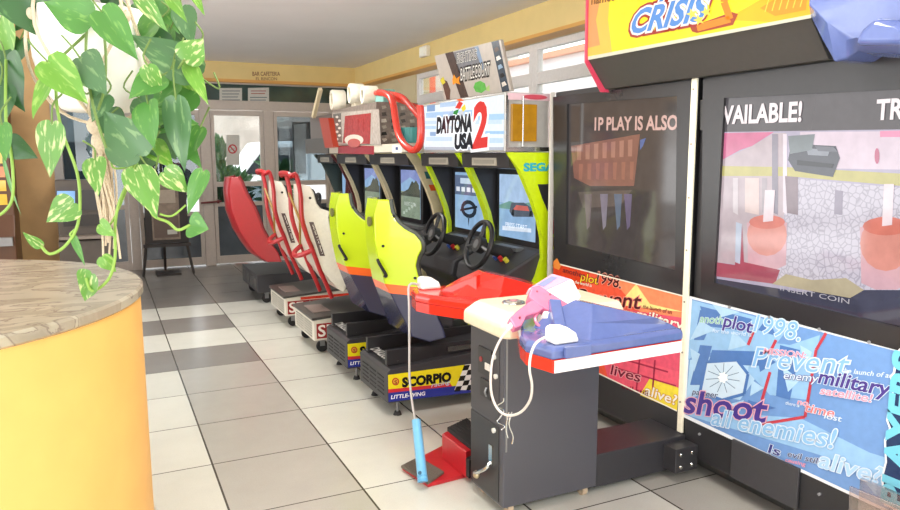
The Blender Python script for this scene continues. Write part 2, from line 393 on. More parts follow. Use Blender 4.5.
PT = mat('b9603c', .8)
shrub('potted_shrub', 'leafy dark shrub in a terracotta pot outside the left half of the glass door', 1.95, 12.2, -.02, 1.3, .45, 190, 'd', PT)
shrub('potted_shrub', 'broad green shrub in a terracotta pot outside the right half of the glass door', 2.75, 12.6, -.02, 1.5, .6, 200, 'd', PT)
shrub('potted_shrub', 'taller bright shrub in a white pot outside beside the door frame near the easel', 1.65, 11.6, -.02, 1.9, .3, 150, 'g', WHITE)
mb = thing('menu_board', 'dark double menu board hanging behind the glass beside the arcade row', 'board', (3.0, 10.95, 1.3))
G().box(2.62, 3.6, 10.93, 10.96, 1.62, 2.06, mat('3d3f40', .4)).out('panel', mb)
q = G(); q.box(2.9, 3.18, 10.92, 10.93, 1.64, 2.04, mat('6f7274', .4)); q.out('panel_insert', mb)
q = G(); q.box(2.62, 2.66, 10.93, 10.97, -.02, 1.62, STEEL); q.out('post', mb); q = G(); q.box(3.56, 3.6, 10.93, 10.97, -.02, 1.62, STEEL); q.out('post', mb)
van = thing('parked_van', 'white van parked outside behind the glass door', 'van', (3.6, 16, 0))
G().prism([(1.6, .35), (1.7, .95), (2.5, 1.15), (3.0, 1.85), (6.0, 1.9), (6.1, .35)], 1, 15.2, 16.9, mat('e9e9ea', .3)).out('body', van, bevel=.06)
G().prism([(2.62, 1.18), (3.05, 1.72), (3.9, 1.74), (3.9, 1.18)], 1, 15.18, 15.25, mat('2c3238', .1)).out('window', van)
for x in (2.4, 5.2):
    G().cyl((x, 15.15, .3), (x, 15.4, .3), .32, .32, RUB).out('wheel', van); G().cyl((x, 16.7, .3), (x, 16.95, .3), .32, .32, RUB).out('wheel', van)

# ================================================================ COUNTER
def marble():
    m, nt, b = node_mat('veined_marble'); N = nt.nodes.new; L = nt.links.new
    tc = N('ShaderNodeTexCoord'); n1 = N('ShaderNodeTexNoise'); n1.inputs['Scale'].default_value = 5; n1.inputs['Detail'].default_value = 6; n1.inputs['Distortion'].default_value = 1.2
    mp = N('ShaderNodeMapping'); mp.inputs['Scale'].default_value = (1, 2.4, 1); mp.inputs['Rotation'].default_value = (0, 0, .7); L(tc.outputs['Object'], mp.inputs[0]); L(mp.outputs[0], n1.inputs['Vector'])
    rp = N('ShaderNodeValToRGB'); e = rp.color_ramp.elements; e[0].position = .38; e[0].color = (*lin('9c9280'), 1); e[1].position = .56; e[1].color = (*lin('b2a996'), 1)
    a = rp.color_ramp.elements.new(.47); a.color = (*lin('a59b89'), 1); a = rp.color_ramp.elements.new(.50); a.color = (*lin('84766a'), 1); a = rp.color_ramp.elements.new(.52); a.color = (*lin('ada491'), 1)
    L(n1.outputs['Fac'], rp.inputs[0]); L(rp.outputs[0], b.inputs['Base Color']); b.inputs['Roughness'].default_value = .22
    return m
CX, CY, CR = -.84, 2.86, .95
ct = thing('reception_counter', 'round yellow orange counter with a veined stone top beside the tiled walkway', 'counter', (CX, CY, 0))
ORC = mat('efb868', .5, scale=6, vary=.04)
G().lathe([(0, .0), (CR-.010, .0), (CR-.010, 1.06), (0, 1.06)], (CX, CY, 0), ORC, 96).out('body', ct, smooth=True)
G().lathe([(0, 0), (CR+.025, 0), (CR+.022, .08), (CR+.002, .17), (CR-.011, .2), (0, .2)], (CX, CY, .001), mat('cdbfa8', .4, scale=20, vary=.3), 96).out('skirting', ct, smooth=True)
G().lathe([(0, 1.06), (CR-.01, 1.06), (CR, 1.068), (CR, 1.092), (CR-.008, 1.1), (0, 1.1)], (CX, CY, 0), marble(), 96).out('countertop', ct, smooth=True)

# ================================================================ HANGING PLANT
PC = ud(96, 60, 2.22)
hp = thing('hanging_pothos', 'trailing variegated pothos with big heart shaped leaves in a white hanging pot', 'plant', (PC.x, PC.y, PC.z-.16))
POTM = mat('fbf9f4', .4, scale=8)
prof = [(0, -.158), (.085, -.158), (.105, -.15), (.15, -.09), (.172, 0), (.175, .09), (.172, .14), (.16, .14), (.16, .08), (0, .08)]
G().lathe(prof, PC, POTM, 40).out('pot', hp, smooth=True)
G().lathe([(0, .08), (.158, .08), (.12, .11), (0, .12)], PC, mat('43352a', .9, bump=.8), 24).out('soil', hp, smooth=True)
LV = [((14, -8), (60, 44), 42, 'd', 2.05), ((90, 20), (44, 2), 34, 'm', 2.0), ((102, 12), (138, 60), 30, 'm', 1.95), ((196, 74), (128, 30), 36, 'g', 2.02),
      ((138, -6), (166, 30), 16, 'v', 1.92), ((166, -8), (187, 22), 12, 'l', 2.1), ((192, -10), (204, 14), 9, 'l', 2.15), ((185, 60), (204, 37), 26, 'v', 2.0), ((188, 64), (208, 104), 15, 'l', 2.0),
      ((160, 76), (128, 96), 30, 'm', 1.98), ((148, 66), (161, 96), 18, 'v', 1.95), ((48, 62), (88, 104), 32, 'l', 1.9), ((52, 80), (30, 118), 24, 'l', 1.92), ((80, 58), (104, 92), 34, 'g', 1.93),
      ((6, 60), (20, 110), 40, 'd', 2.1), ((140, 156), (102, 110), 44, 'g', 1.98), ((148, 104), (153, 148), 30, 'm', 1.97), ((176, 100), (184, 172), 28, 'g', 2.0), ((136, 170), (157, 217), 30, 'v', 1.93),
      ((164, 172), (190, 192), 24, 'v', 1.97), ((203, 172), (187, 214), 17, 'm', 1.99), ((190, 224), (208, 229), 24, 'm', 2.0), ((52, 124), (50, 178), 24, 'v', 1.93), ((74, 203), (46, 222), 26, 'v', 1.94),
      ((41, 246), (22, 233), 11, 'v', 1.96), ((95, 160), (97, 194), 21, 'v', 1.9), ((8, 142), (36, 159), 24, 'd', 2.0), ((92, 274), (82, 302), 26, 'v', 1.98), ((102, 257), (116, 272), 14, 'l', 2.0), ((100, 224), (114, 236), 15, 'l', 1.96),
      ((73, 236), (85, 266), 7, 'm', 1.96), ((2, 125), (6, 162), 18, 'm', 1.95), ((150, 150), (140, 172), 20, 'd', 2.05), ((20, 40), (4, 78), 32, 'd', 2.3), ((50, -10), (14, 30), 40, 'd', 2.35), ((0, 20), (14, 60), 30, 'l', 2.3),
      ((130, 10), (160, 44), 34, 'g', 2.2), ((170, 30), (150, 80), 30, 'm', 2.25), ((150, 10), (190, 50), 30, 'd', 2.4), ((190, 90), (160, 120), 32, 'm', 2.15), ((112, -14), (106, 14), 26, 'd', 2.3), ((60, -30), (84, 10), 36, 'd', 2.3),
      ((140, 98), (186, 128), 34, 'g', 2.12), ((152, 120), (196, 120), 30, 'm', 2.1), ((168, 60), (196, 92), 26, 'l', 2.12), ((106, 95), (92, 122), 20, 'g', 2.0), ((4, 160), (16, 215), 5, 'm', 2.1), ((30, -14), (-10, 20), 40, 'm', 2.1),
      ((150, 145), (172, 165), 22, 'l', 2.06), ((125, 150), (140, 175), 18, 'l', 2.1), ((178, 130), (200, 168), 20, 'm', 2.12), ((0, 85), (-6, 135), 30, 'd', 2.05), ((152, -12), (180, 34), 26, 'm', 2.3), ((90, 92), (104, 88), 12, 'g', 1.95), ((158, 20), (128, 50), 30, 'm', 2.12), ((176, 84), (150, 108), 26, 'm', 2.08), ((118, 128), (140, 160), 30, 'm', 2.05), ((160, 128), (176, 160), 26, 'd', 2.1), ((196, 48), (176, 84), 26, 'g', 2.1), ((150, 40), (182, 62), 30, 'd', 2.2), ((165, -10), (150, 26), 28, 'm', 2.25), ((108, 112), (124, 148), 26, 'd', 2.1), ((182, 8), (192, 44), 22, 'g', 2.2), ((200, 128), (186, 160), 20, 'm', 2.1), ((34, -8), (44, 26), 30, 'm', 2.2), ((2, 0), (26, 22), 30, 'm', 2.15)]
fg = G(); uv = {}; vn = G(); STM = mat('86a94a', .6); STD = mat('67803e', .6)
for (b0, t0, wpx, kd, d) in LV:
    dd = random.uniform(-.05, .05); B = ud(*b0, d+dd*.3); T = ud(*t0, d-dd)
    N = -FW+RT*random.uniform(-.45, .45)+UP*random.uniform(-.1, .5)
    leaf(fg, uv, B, T, wpx/FPX*d*.92, N, LF[kd], random.uniform(.1, .35), random.uniform(.0, .15))
    if b0[1] < 170:
        bk = V3(random.uniform(-.03, .03), random.uniform(-.02, .03), random.uniform(.02, .05)); a_ = B.lerp(T, -.35)
        vn.tube([tuple(B), tuple(a_), tuple(a_+bk)], .0026, STD, 6)
def vine(pts, r=.0042, m=None): vn.tube([tuple(ud(x, y, d)) for x, y, d in pts], r, m or STM, 7)
vine([(60, 20, 2.15), (56, 90, 1.96), (62, 130, 1.95), (77, 172, 1.95), (80, 205, 1.95), (76, 230, 1.96), (64, 247, 1.96), (50, 254, 1.96), (41, 246, 1.96)])
vine([(77, 228, 1.96), (70, 234, 1.96), (73, 237, 1.96)], .003)
vine([(140, 60, 2.2), (146, 120, 2.1), (132, 172, 2.0), (120, 200, 1.98), (115, 225, 1.98), (115, 258, 1.98), (108, 280, 1.98), (92, 291, 1.98), (86, 278, 1.98)])
vine([(134, 170, 2.0), (146, 195, 1.98), (153, 215, 1.98), (168, 222, 1.98), (178, 230, 1.99), (190, 225, 2.0)])
vine([(132, 172, 2.0), (124, 196, 1.99), (112, 222, 1.98), (104, 228, 1.97)], .003)
vine([(186, 205, 1.99), (172, 216, 1.98), (160, 214, 1.98)], .003)
vine([(6, 60, 2.1), (6, 120, 2.0), (12, 160, 2.0), (13, 195, 2.0), (6, 210, 2.0), (-6, 218, 2.0)])
vine([(88, 16, 2.1), (86, 50, 1.98), (90, 90, 1.95), (97, 120, 1.94), (106, 148, 1.95)], .004, STD)
vine([(104, 30, 2.1), (106, 60, 2.0), (104, 90, 1.98), (98, 110, 1.97)], .004, STD)
vine([(52, 66, 1.95), (60, 58, 2.0), (86, 34, 2.05)], .004, STD)
vine([(120, 158, 1.98), (112, 160, 1.98), (114, 168, 1.98), (128, 166, 1.98), (138, 150, 2.0)], .003)
vn.out('vine', hp, smooth=True); leaf_out(fg, uv, 'foliage', hp)
mh = thing('macrame_hanger', 'beige knotted cord hanger with a long tassel around the white pot', 'plant hanger', (PC.x, PC.y, PC.z-.2))
CORD = mat('d8c6ac', .9, bump=.6, scale=200, vary=.12); rg = G()
knot = PC+V3(0, 0, -.2)
for k in range(4):
    a = k*PI/2+.5
    for e in (-1, 1):
        aa = a+e*.07; bb = a+e*.42
        rg.tube([(PC.x, PC.y, ZC), (PC.x+.09*math.cos(aa), PC.y+.09*math.sin(aa), PC.z+.45), (PC.x+.182*math.cos(aa), PC.y+.182*math.sin(aa), PC.z+.13), (PC.x+.18*math.cos(bb), PC.y+.18*math.sin(bb), PC.z-.03), (PC.x+.115*math.cos(a+e*.75), PC.y+.115*math.sin(a+e*.75), PC.z-.155), tuple(knot)], .005, CORD, 6)
    rg.ball((PC.x+.183*math.cos(a), PC.y+.183*math.sin(a), PC.z+.11), .012, .012, .018, CORD)
rg.out('cord', mh, smooth=True)
rg = G(); rg.ball(knot, .04, .04, .035, CORD); rg.ball(knot-V3(0, 0, .05), .03, .03, .04, CORD)
for k in range(26):
    a = random.random()*2*PI; r = random.uniform(.004, .026); L_ = random.uniform(.22, .44)
    rg.tube([(knot.x+.6*r*math.cos(a), knot.y+.6*r*math.sin(a), knot.z-.02), (knot.x+r*1.2*math.cos(a), knot.y+r*1.2*math.sin(a), knot.z-L_*.4), (knot.x+r*1.1*math.cos(a+.6)+.01, knot.y+r*math.sin(a+.6), knot.z-L_*.75), (knot.x+r*1.3*math.cos(a+.9)+.008, knot.y+r*math.sin(a+.9), knot.z-L_)], .0035, CORD, 5)
rg.out('tassel', mh, smooth=True)

# ================================================================ FAR LEFT FURNITURE
kd_ = thing('photo_kiosk', 'dark wooden kiosk console with a small blue screen behind the counter', 'kiosk', (-.2, 8.2, 0))
KW = mat('4a423c', .4, scale=9, vary=.15)
G().prism([(8.0, 0), (8.0, .72), (8.12, .76), (8.12, 1.32), (8.4, 1.32), (8.4, 0)], 0, -.43, .07, KW).out('body', kd_, bevel=.008)
q = G(); q.box(-.42, .06, 7.96, 8.12, .74, .77, mat('7a6f66', .4)); q.out('shelf', kd_)
q = G(); q.box(-.28, -.02, 8.09, 8.12, 1.02, 1.22, BLACK2); q.dp(1, 8.089, [(57, 191), (75, 191), (75, 203), (57, 203)], scr('7fa8d8', 1.2), 1); q.out('screen', kd_, flat=True)
q = G(); q.box(-.38, .0, 8.10, 8.12, .86, .97, mat('2a2624', .5)); q.out('coin_panel', kd_)
sm = thing('slot_machine', 'slot machine with small lit coloured panels at the ochre partition', 'slot machine', (-1.05, 8.1, 0))
G().prism([(7.9, 0), (7.9, .8), (8.0, 1.0), (8.0, 1.95), (8.4, 2.0), (8.4, 0)], 0, -1.3, -.78, mat('5a3a26', .4)).out('body', sm, bevel=.01)
q = G(); random.seed(3)
for i in range(5):
    for j in range(6):
        q.box(-1.26+i*.09, -1.19+i*.09, 7.985, 7.999, 1.1+j*.13, 1.2+j*.13, scr(random.choice(['d8403a', 'e8b84a', '5a6ad0', 'e8e0d0', '8a4a9a', 'd87a3a']), 1.0))
q.out('display', sm)
q = G(); q.box(-1.28, -.8, 7.84, 7.9, .72, .8, STEEL); q.out('button_shelf', sm)
ea = thing('display_easel', 'dark folding easel holding a framed menu poster before the glass doors', 'easel', (.7, 10.15, 0))
EW = mat('302a28', .5)
G().tube([(.40, 10.05, .0), (.62, 10.2, 1.55)], .018, EW, 6, smooth=False).out('leg', ea); G().tube([(1.02, 10.05, .0), (.78, 10.2, 1.55)], .018, EW, 6, smooth=False).out('leg', ea); G().tube([(.7, 10.5, .0), (.7, 10.24, 1.5)], .018, EW, 6, smooth=False).out('leg', ea)
G().box(.42, 1.0, 10.0, 10.08, .38, .42, EW).out('tray', ea)
G().box(.56, .86, 9.98, 10.3, .0, .03, EW).out('foot_block', ea)
fr = thing('framed_menu', 'brown framed menu sheet resting on the dark easel', 'menu board', (.7, 10.1, .42))
G().box(.46, .98, 10.06, 10.10, .425, 1.3, EW).out('frame', fr, bevel=.004)
q = G(); q.box(.54, .88, 10.045, 10.06, .47, 1.2, mat('8a7a6c', .5, scale=12, vary=.3)); q.box(.56, .86, 10.04, 10.045, .5, .78, mat('6b5a50', .5)); q.box(.72, .84, 10.035, 10.04, .54, .6, PAP); q.box(.58, .84, 10.035, 10.045, .95, 1.12, mat('b5a796', .5)); q.out('menu_sheet', fr)
el = tag(G().box(3.44, 3.5, 7.8, 8.0, 2.69, 2.81, mat('f2ecdf', .5)).out('emergency_light', bevel=.01), 'small white box light mounted on the yellow beam above the arcade row', 'light')
G().box(3.43, 3.441, 7.83, 7.97, 2.71, 2.79, mat('fff8e8', .3)).out('diffuser', el)

# ================================================================ DAYTONA MACHINES
YN = 3.86
CAB = [(2.25, 1.545), (2.33, 1.46), (2.42, 1.28), (2.475, 1.14), (2.505, 1.02), (2.51, .9), (2.47, .78), (2.40, .66), (2.36, .5), (2.36, .04), (3.05, .04), (3.05, 1.57), (2.25, 1.57)]
def off_profile(d):  # inner edge of the coloured band
    return [(x+d, z) for x, z in CAB[:10]]
def seat_side(g, pts, y0, y1, mats, cuts):
    pass
def cab_panels(m0, par, y0, w, side=None):
    for k, y in enumerate((y0, y0+w-.035)):
        q = G(); q.prism([(x+.03, z) for x, z in CAB[:10]]+[(3.05, .04), (3.05, 1.57), (2.28, 1.57)], 1, y, y+.035, BLACK2)
        sp_ = q.out('side_panel', par)
        q = G(); inn = [(x+.034, z) for x, z in CAB[:10]]; out_ = [(x, z) for x, z in CAB[:10]]
        out_[0] = (2.25, 1.57); inn[0] = (2.284, 1.57)
        for i in range(9): q.hexa([(a, b_, c) for (a, c), b_ in ((out_[i+1], y-.003), (inn[i+1], y-.003), (inn[i+1], y+.038), (out_[i+1], y+.038))]+[(a, b_, c) for (a, c), b_ in ((out_[i], y-.003), (inn[i], y-.003), (inn[i], y+.038), (out_[i], y+.038))], m0)
        q.out('edge_band', sp_)
        if k == 0:
            q = G(); q.prism(CAB[:9]+[(3.05, .5), (3.05, 1.568), (2.25, 1.568)], 1, y-.004, y-.0005, m0); q.out('outer_skin', sp_)
            if side: q = G(); side(q); q.out('side_artwork', sp_, flat=True)
def racer_body(par, y0, w, dark=BLACK2, label_txt=None):
    q = G(); ya, yb = y0+.035, y0+w-.035
    q.prism([(2.62, .04), (3.0, .04), (3.0, 1.55), (2.62, 1.55)], 1, ya, yb, dark)
    q.prism([(2.28, 1.47), (2.27, 1.565), (2.62, 1.565), (2.62, 1.45)], 1, ya, yb, dark)
    q.out('cabinet_body', par)
    q = G(); q.prism([(2.30, .62), (2.22, .70), (2.24, .80), (2.50, .93), (2.63, .96), (2.63, .30), (2.5, .2)], 1, ya, yb, BLACK)
    q.out('dashboard', par, bevel=.015)
    q = G()
    for k in range(3): q.cyl((2.35+.0, ya+.14+k*.07, .862), (2.33, ya+.14+k*.07, .885), .016, .016, mat(['c8c040', 'c03030', '4060b0'][k], .3))
    q.box(2.44, 2.5, ya+.18, yb-.18, .915, .94, STEEL); q.out('button', par)
    q = G(); yc = (ya+yb)/2
    q.box(2.272, 2.28, yc-.17, yc+.17, 1.485, 1.535, mat('a39b8c', .4)); q.box(2.270, 2.273, yc-.14, yc+.14, 1.497, 1.523, mat('8a8478', .4)); q.out('header_plate', par)
def wheel(par, x, yc, z):
    w_ = G(); R = .155; ax = V3(-1, 0, .35).normalized(); a = V3(0, 1, 0); b = ax.cross(a)
    C_ = V3(x, yc, z); w_.tube([C_+(a*math.cos(t)+b*math.sin(t))*R for t in [2*PI*i/16 for i in range(16)]], .017, mat('1e1d1f', .4), 8, True)
    for t in (.2, PI-.2, -PI/2): w_.tube([C_, C_+(a*math.cos(t)+b*math.sin(t))*R], .014, mat('2a2a2c', .4), 6)
    w_.cyl(C_+ax*.02, C_-ax*.03, .055, .055, mat('2a2a2c', .4)); w_.cyl(C_+ax*.021, C_+ax*.024, .03, .03, mat('6a6a6c', .4))
    w_.cyl(C_-ax*.03, C_-ax*.28, .03, .05, RUB)
    w_.out('steering_wheel', par, smooth=True)
def picture(par, x, y0, y1, z0, z1, draw):
    q = G(); q.box(x-.012, x+.06, y0-.045, y1+.045, z0-.045, z1+.045, mat('1c1c1f', .3)); bz = q.out('bezel', par, bevel=.004)
    q = G(); q.box(x-.014, x-.0125, y0, y1, z0, z1, scr('8fb2d6', .8)); draw(q, y1); q.out('screen', bz, flat=True)

# --- seat shells: near side outline on the plane y = near side
def prof_px(pts, y): return [((p := un(a, b, 1, y)).x, p.z) for a, b in pts]
SY = 3.92
def unpl(px, py, y0, k, XF):
    d = un(px, py, 1, 5)-CP; t = (y0+k*XF-CP.y-k*CP.x)/(d.y+k*d.x); return CP+d*t
side_px = [(378, 199.5), (389, 199.5), (391, 212), (397, 222), (405, 229), (415, 234.5), (421, 242), (422, 249), (418, 257), (416, 266), (419, 278), (424, 288), (430, 300), (437, 314), (443, 328), (446, 338), (430, 342), (412, 337), (403, 318), (394, 301), (385, 284), (378.5, 260), (374.5, 240), (374, 215)]
def banded(name, zs, cols, coat=.4, slope=.0):
    m, nt, b = node_mat(name); N = nt.nodes.new; L = nt.links.new
    tc = N('ShaderNodeTexCoord'); sp = N('ShaderNodeSeparateXYZ'); L(tc.outputs['Object'], sp.inputs[0])
    ad = N('ShaderNodeMath'); ad.operation = 'MULTIPLY_ADD'; L(sp.outputs[0], ad.inputs[0]); ad.inputs[1].default_value = slope; L(sp.outputs[2], ad.inputs[2])
    rp = N('ShaderNodeValToRGB'); rp.color_ramp.interpolation = 'CONSTANT'; e = rp.color_ramp.elements
    e[0].position = 0; e[0].color = (*lin(cols[0]), 1); e[1].position = zs[0]; e[1].color = (*lin(cols[1]), 1)
    for z, c in zip(zs[1:], cols[2:]): k = e.new(z); k.color = (*lin(c), 1)
    L(ad.outputs[0], rp.inputs[0]); L(rp.outputs[0], b.inputs['Base Color']); b.inputs['Roughness'].default_value = .22; b.inputs['Coat Weight'].default_value = coat
    return m
def seat(par, px, y0, w, shell, trim, cushion, inset=.10, nf=16, depth=.03, ktrim=1):
    # the wings lean inwards towards a narrow back
    XF = un(*px[8], 1, y0).x; XB = un(*px[-1], 1, y0).x; k = inset/max(.1, XF-XB)
    near = [unpl(a, b, y0, k, XF) for a, b in px]; mir = lambda p: V3(p.x, 2*y0+w-p.y, p.z)
    nrm = V3(-k, -1, 0).normalized()*.03
    for f in (lambda p: p, mir):
        q = G(); q.loft([[f(p) for p in near], [f(p-nrm) for p in near]], shell); q.out('seat_wing', par, bevel=.008)
        tp = [f(p-nrm*.5)+V3(.006, 0, 0) for p in near[1:nf-2]]
        if ktrim: q = G(); q.tube(tp, .016, trim, 6); q.out('edge_trim', par, smooth=True)
    rear = [near[0]]+near[:nf-1:-1]
    q = G(); rings = []
    for j, p in enumerate(rear):
        m = mir(p); c = (p+m)/2; e = V3(-depth, 0, 0)
        rings.append([p, p.lerp(m, .12)+e*.8, c+e*1.1, p.lerp(m, .88)+e*.8, m, m+V3(.03, -.004, 0), p+V3(.03, .004, 0)])
    q.loft(rings, shell); q.out('backrest_shell', par, smooth=True)
    xb, xf, zb, zt = min(p.x for p in near), max(p.x for p in near), min(p.z for p in near), max(p.z for p in near)
    q = G(); i_ = min(inset+.03, w/2-.03)
    q.hexa([(xb+.38, y0+.05, zb+.06), (xf+.12, y0+.04, zb+.04), (xf+.12, y0+w-.04, zb+.04), (xb+.38, y0+w-.05, zb+.06), (xb+.32, y0+.06, zb+.20), (xf+.12, y0+.04, zb+.17), (xf+.12, y0+w-.04, zb+.17), (xb+.32, y0+w-.06, zb+.20)], cushion)
    q.hexa([(xb+.28, y0+.08, zb+.18), (xb+.38, y0+.08, zb+.18), (xb+.38, y0+w-.08, zb+.18), (xb+.28, y0+w-.08, zb+.18), (xb+.06, y0+i_, zt-.03), (xb+.11, y0+i_, zt-.03), (xb+.11, y0+w-i_, zt-.03), (xb+.06, y0+w-i_, zt-.03)], cushion)
    q.out('cushion', par, bevel=.03, seg=3)
    return near, k, XF

def base_box(par, x0, x1, y0, y1, z0, zt0, zt1, m, legs=True):
    q = G(); q.prism([(x0, z0), (x0, zt0), (x0+.02, zt0+.015), (x1, zt1), (x1, z0)], 1, y0, y1, m); return q

D = thing('racing_arcade_machine', 'nearest yellow racing seat machine, its black base marked SCORPIO', 'arcade machine', (1.8, YN, 0), 'two racing machines with yellow seats')
# base
q = base_box(D, 1.44, 2.36, YN, YN+.50, .095, .285, .36, BLACK)
for k in range(5):
    for j in range(3): q.box(1.436, 1.441, YN+.06+j*.14, YN+.17+j*.14, .13+k*.026, .138+k*.026, mat('151515', .6))
q.box(1.46, 2.3, YN+.06, YN+.09, .31, .40, BLACK2); q.box(1.46, 2.3, YN+.41, YN+.44, .31, .40, BLACK2)
DB_ = q.out('base', D, bevel=.006)
q = G(); q.prism([(1.50, .30), (1.50, .33), (2.3, .39), (2.3, .36)], 1, YN+.105, YN+.125, STEEL); q.box(1.85, 2.3, YN+.03, YN+.05, .355, .385, CHROME)
q.out('seat_rail', D)
q = G(); q.text((1.53, YN+.40, .318), (0, -.34, 0), (-.055, 0, -.004), (0, 0, 1), 'DAYTONA', mat('c4c2bd', .5), 22, .03); q.out('base_lettering', DB_, flat=True)
for (x, y) in ((1.52, YN+.05), (1.52, YN+.45), (2.25, YN+.05), (2.25, YN+.45)):
    q = G(); q.cyl((x, y, .02), (x, y, .1), .008, .008, STEEL); q.cyl((x, y, 0), (x, y, .022), .026, .018, RUB); q.out('levelling_foot', DB_)
q = G(); YB_ = YN-.001
SYEL, SRED, SBLU = prt('e8d820'), prt('c83238'), prt('2c3590')
def sticker(q):
    ys = YB_; lo = lambda t: (388.6+t*82.1, 402-t*9.3); hi = lambda t: (388+t*82.7, 375-t*11)
    def at(t, s): a, b = lo(t), hi(t); return (a[0]+(b[0]-a[0])*s, a[1]+(b[1]-a[1])*s)
    q.dp(1, ys, [at(0, 0), at(1.1, 0), at(1.1, 1), at(0, 1)], SYEL, 1)
    q.dp(1, ys, [at(0, .32), at(0, .47), at(.75, .42), at(.78, .28)], SRED, 2)
    q.dp(1, ys, [at(0, 0), at(0, .34), at(.80, .30), at(.72, 0)], SBLU, 2)
    q.dp(1, ys, [at(.72, 0), at(.80, .30), at(1.1, .3), at(1.1, 0)], SBLU, 2)
    q.dp(1, ys, [at(.80, .16), at(.93, 1), at(1.12, 1), at(1.12, .05)], prt('e8e6e0'), 3)
    for i in range(4):
        for j in range(5):
            if (i+j) % 2 == 0:
                f = lambda a, b: at(.80+.04*b+(1.12-.80)*a*.9+.10*b*.8, .1+.88*b)
                a0, a1, b0, b1 = i/4, (i+1)/4, j/5, (j+1)/5
                q.dp(1, ys, [f(a0, b0), f(a1, b0), f(a1, b1), f(a0, b1)], prt('1a1a1a'), 4)
    q.dt(1, ys, 'SCORPIO', at(.175, .50), at(.755, .50), 8.6, prt('161616'), 3, .06)
    q.dell(1, ys, *at(.09, .72), 3.6, 3.9, prt('b8402a'), 3); q.dell(1, ys, *at(.09, .72), 2.5, 2.8, prt('e0a040'), 4); q.dt(1, ys, 'S', at(.075, .64), at(.105, .64), 3.5, prt('7a2a1a'), 5)
    q.dt(1, ys, 'LITTLE-WING', at(.03, .10), at(.44, .10), 3.6, prt('f2f2f2'), 3, .02, .15)
    q.dt(1, ys, 'racing', at(.52, .36), at(.74, .40), 4, prt('b8c8e8'), 5, .01, .3)
sticker(q); q.out('side_sticker', DB_, flat=True)
SHELL = banded('yellow_racing_shell', [.70, .755], ['2c2e4c', 'ee6424', 'bfd81c'], slope=.10)
near, kk, XF_ = seat(D, side_px, SY-.02, .44, SHELL, mat('3c4038', .4), mat('343438', .7), .17, 16, .0)
for a, b in ((394, 216), (415, 278), (383, 246)):
    p_ = unpl(a, b, SY-.02, kk, XF_); q = G(); q.cyl(p_+V3(0, -.006, 0), p_+V3(0, .01, 0), .008, .008, RUB, 12); q.out('bolt', D, smooth=True)
p_ = unpl(381, 268, SY-.02, kk, XF_); q = G(); q.tube([p_+V3(-.02, 0, .05), p_+V3(-.02, -.03, .03), p_+V3(.02, -.03, -.04), p_+V3(.02, 0, -.05)], .01, RUB); q.out('recline_handle', D, smooth=True)
p_ = unpl(376, 222, SY-.02, kk, XF_); q = G(); q.cyl(p_+V3(-.03, .05, 0), p_+V3(-.02, .05, 0), .03, .03, mat('6a6a3a', .4), 16); q.out('emblem', D)
# cabinet
YD = 3.86
def yside(q):
    y = YD-.005
    inner = [(x+.075+.02*(z < 1.2), z) for x, z in CAB[1:9]]
    q.add([(x, y, z) for x, z in [(2.46, 1.37)]+[(max(x, 2.46), z) for x, z in inner[1:]]+[(3.0, .5), (3.0, 1.37)]], [list(range(9+1))], BLACK2)
    q.text((2.36, y-.001, 1.455), (.22, 0, 0), (0, 0, .045), (0, -1, 0), 'SEGA', mat('2aa8b8', .4), 1, .05)
    for k, (cx_, cz, rx, rz, c) in enumerate([(2.60, 1.27, .05, .04, 'd8d2c4'), (2.58, 1.10, .035, .05, 'b03a3a'), (2.60, 1.0, .05, .03, 'b89468'), (2.57, .90, .03, .05, 'd8d4c8'), (2.55, .84, .02, .03, 'c2dc16'), (2.60, .80, .03, .04, 'd8d4c8')]):
        q.add([(cx_-rx, y-.0006, cz-rz), (cx_+rx, y-.0006, cz-rz), (cx_+rx, y-.0006, cz+rz), (cx_-rx, y-.0006, cz+rz)], [(0, 1, 2, 3)], prt(c))
def build_cab(par, y, w, m, side, draw, wheelx=2.2):
    cab_panels(m, par, y, w, side)
    racer_body(par, y, w)
    picture(par, 2.56, y+.15, y+w-.09, .98, 1.42, draw)
    wheel(par, wheelx, y+.29, .97)
rd = random.Random(5)
def draw_sea(q, y1):
    x = 2.546
    def P(a, b): return (x, y1-a*.48, .98+b*.44)
    def poly(pts, c, k): q.add([Vector(P(*p))-V3(k*.0006, 0, 0) for p in pts], [list(range(len(pts)))], scr(c, .8))
    poly([(0, .55), (1, .5), (1, 1), (0, 1)], 'a9c4e4', 1); poly([(0, .5), (.3, .58), (.6, .55), (1, .62), (1, .45), (0, .45)], '6f9a94', 2)
    poly([(.3, .42), (.36, .56), (.7, .58), (.95, .5), (.95, .38), (.4, .34)], '57606c', 3); poly([(.4, .45), (.5, .53), (.8, .53), (.85, .46)], 'c86a62', 4); poly([(.1, .1), (.9, .14), (.9, .2), (.1, .17)], 'd9e4f2', 2)
    poly([(.36, .36), (.44, .36), (.44, .46), (.38, .45)], '22262c', 5); poly([(.85, .38), (.93, .4), (.93, .48), (.86, .46)], '22262c', 5)
    q.text(P(.2, .17), Vector(P(.8, .17))-Vector(P(.2, .17)), (0, 0, .03), (-1, 0, 0), 'PRESS START', scr('e8f0ff', 1), 6)
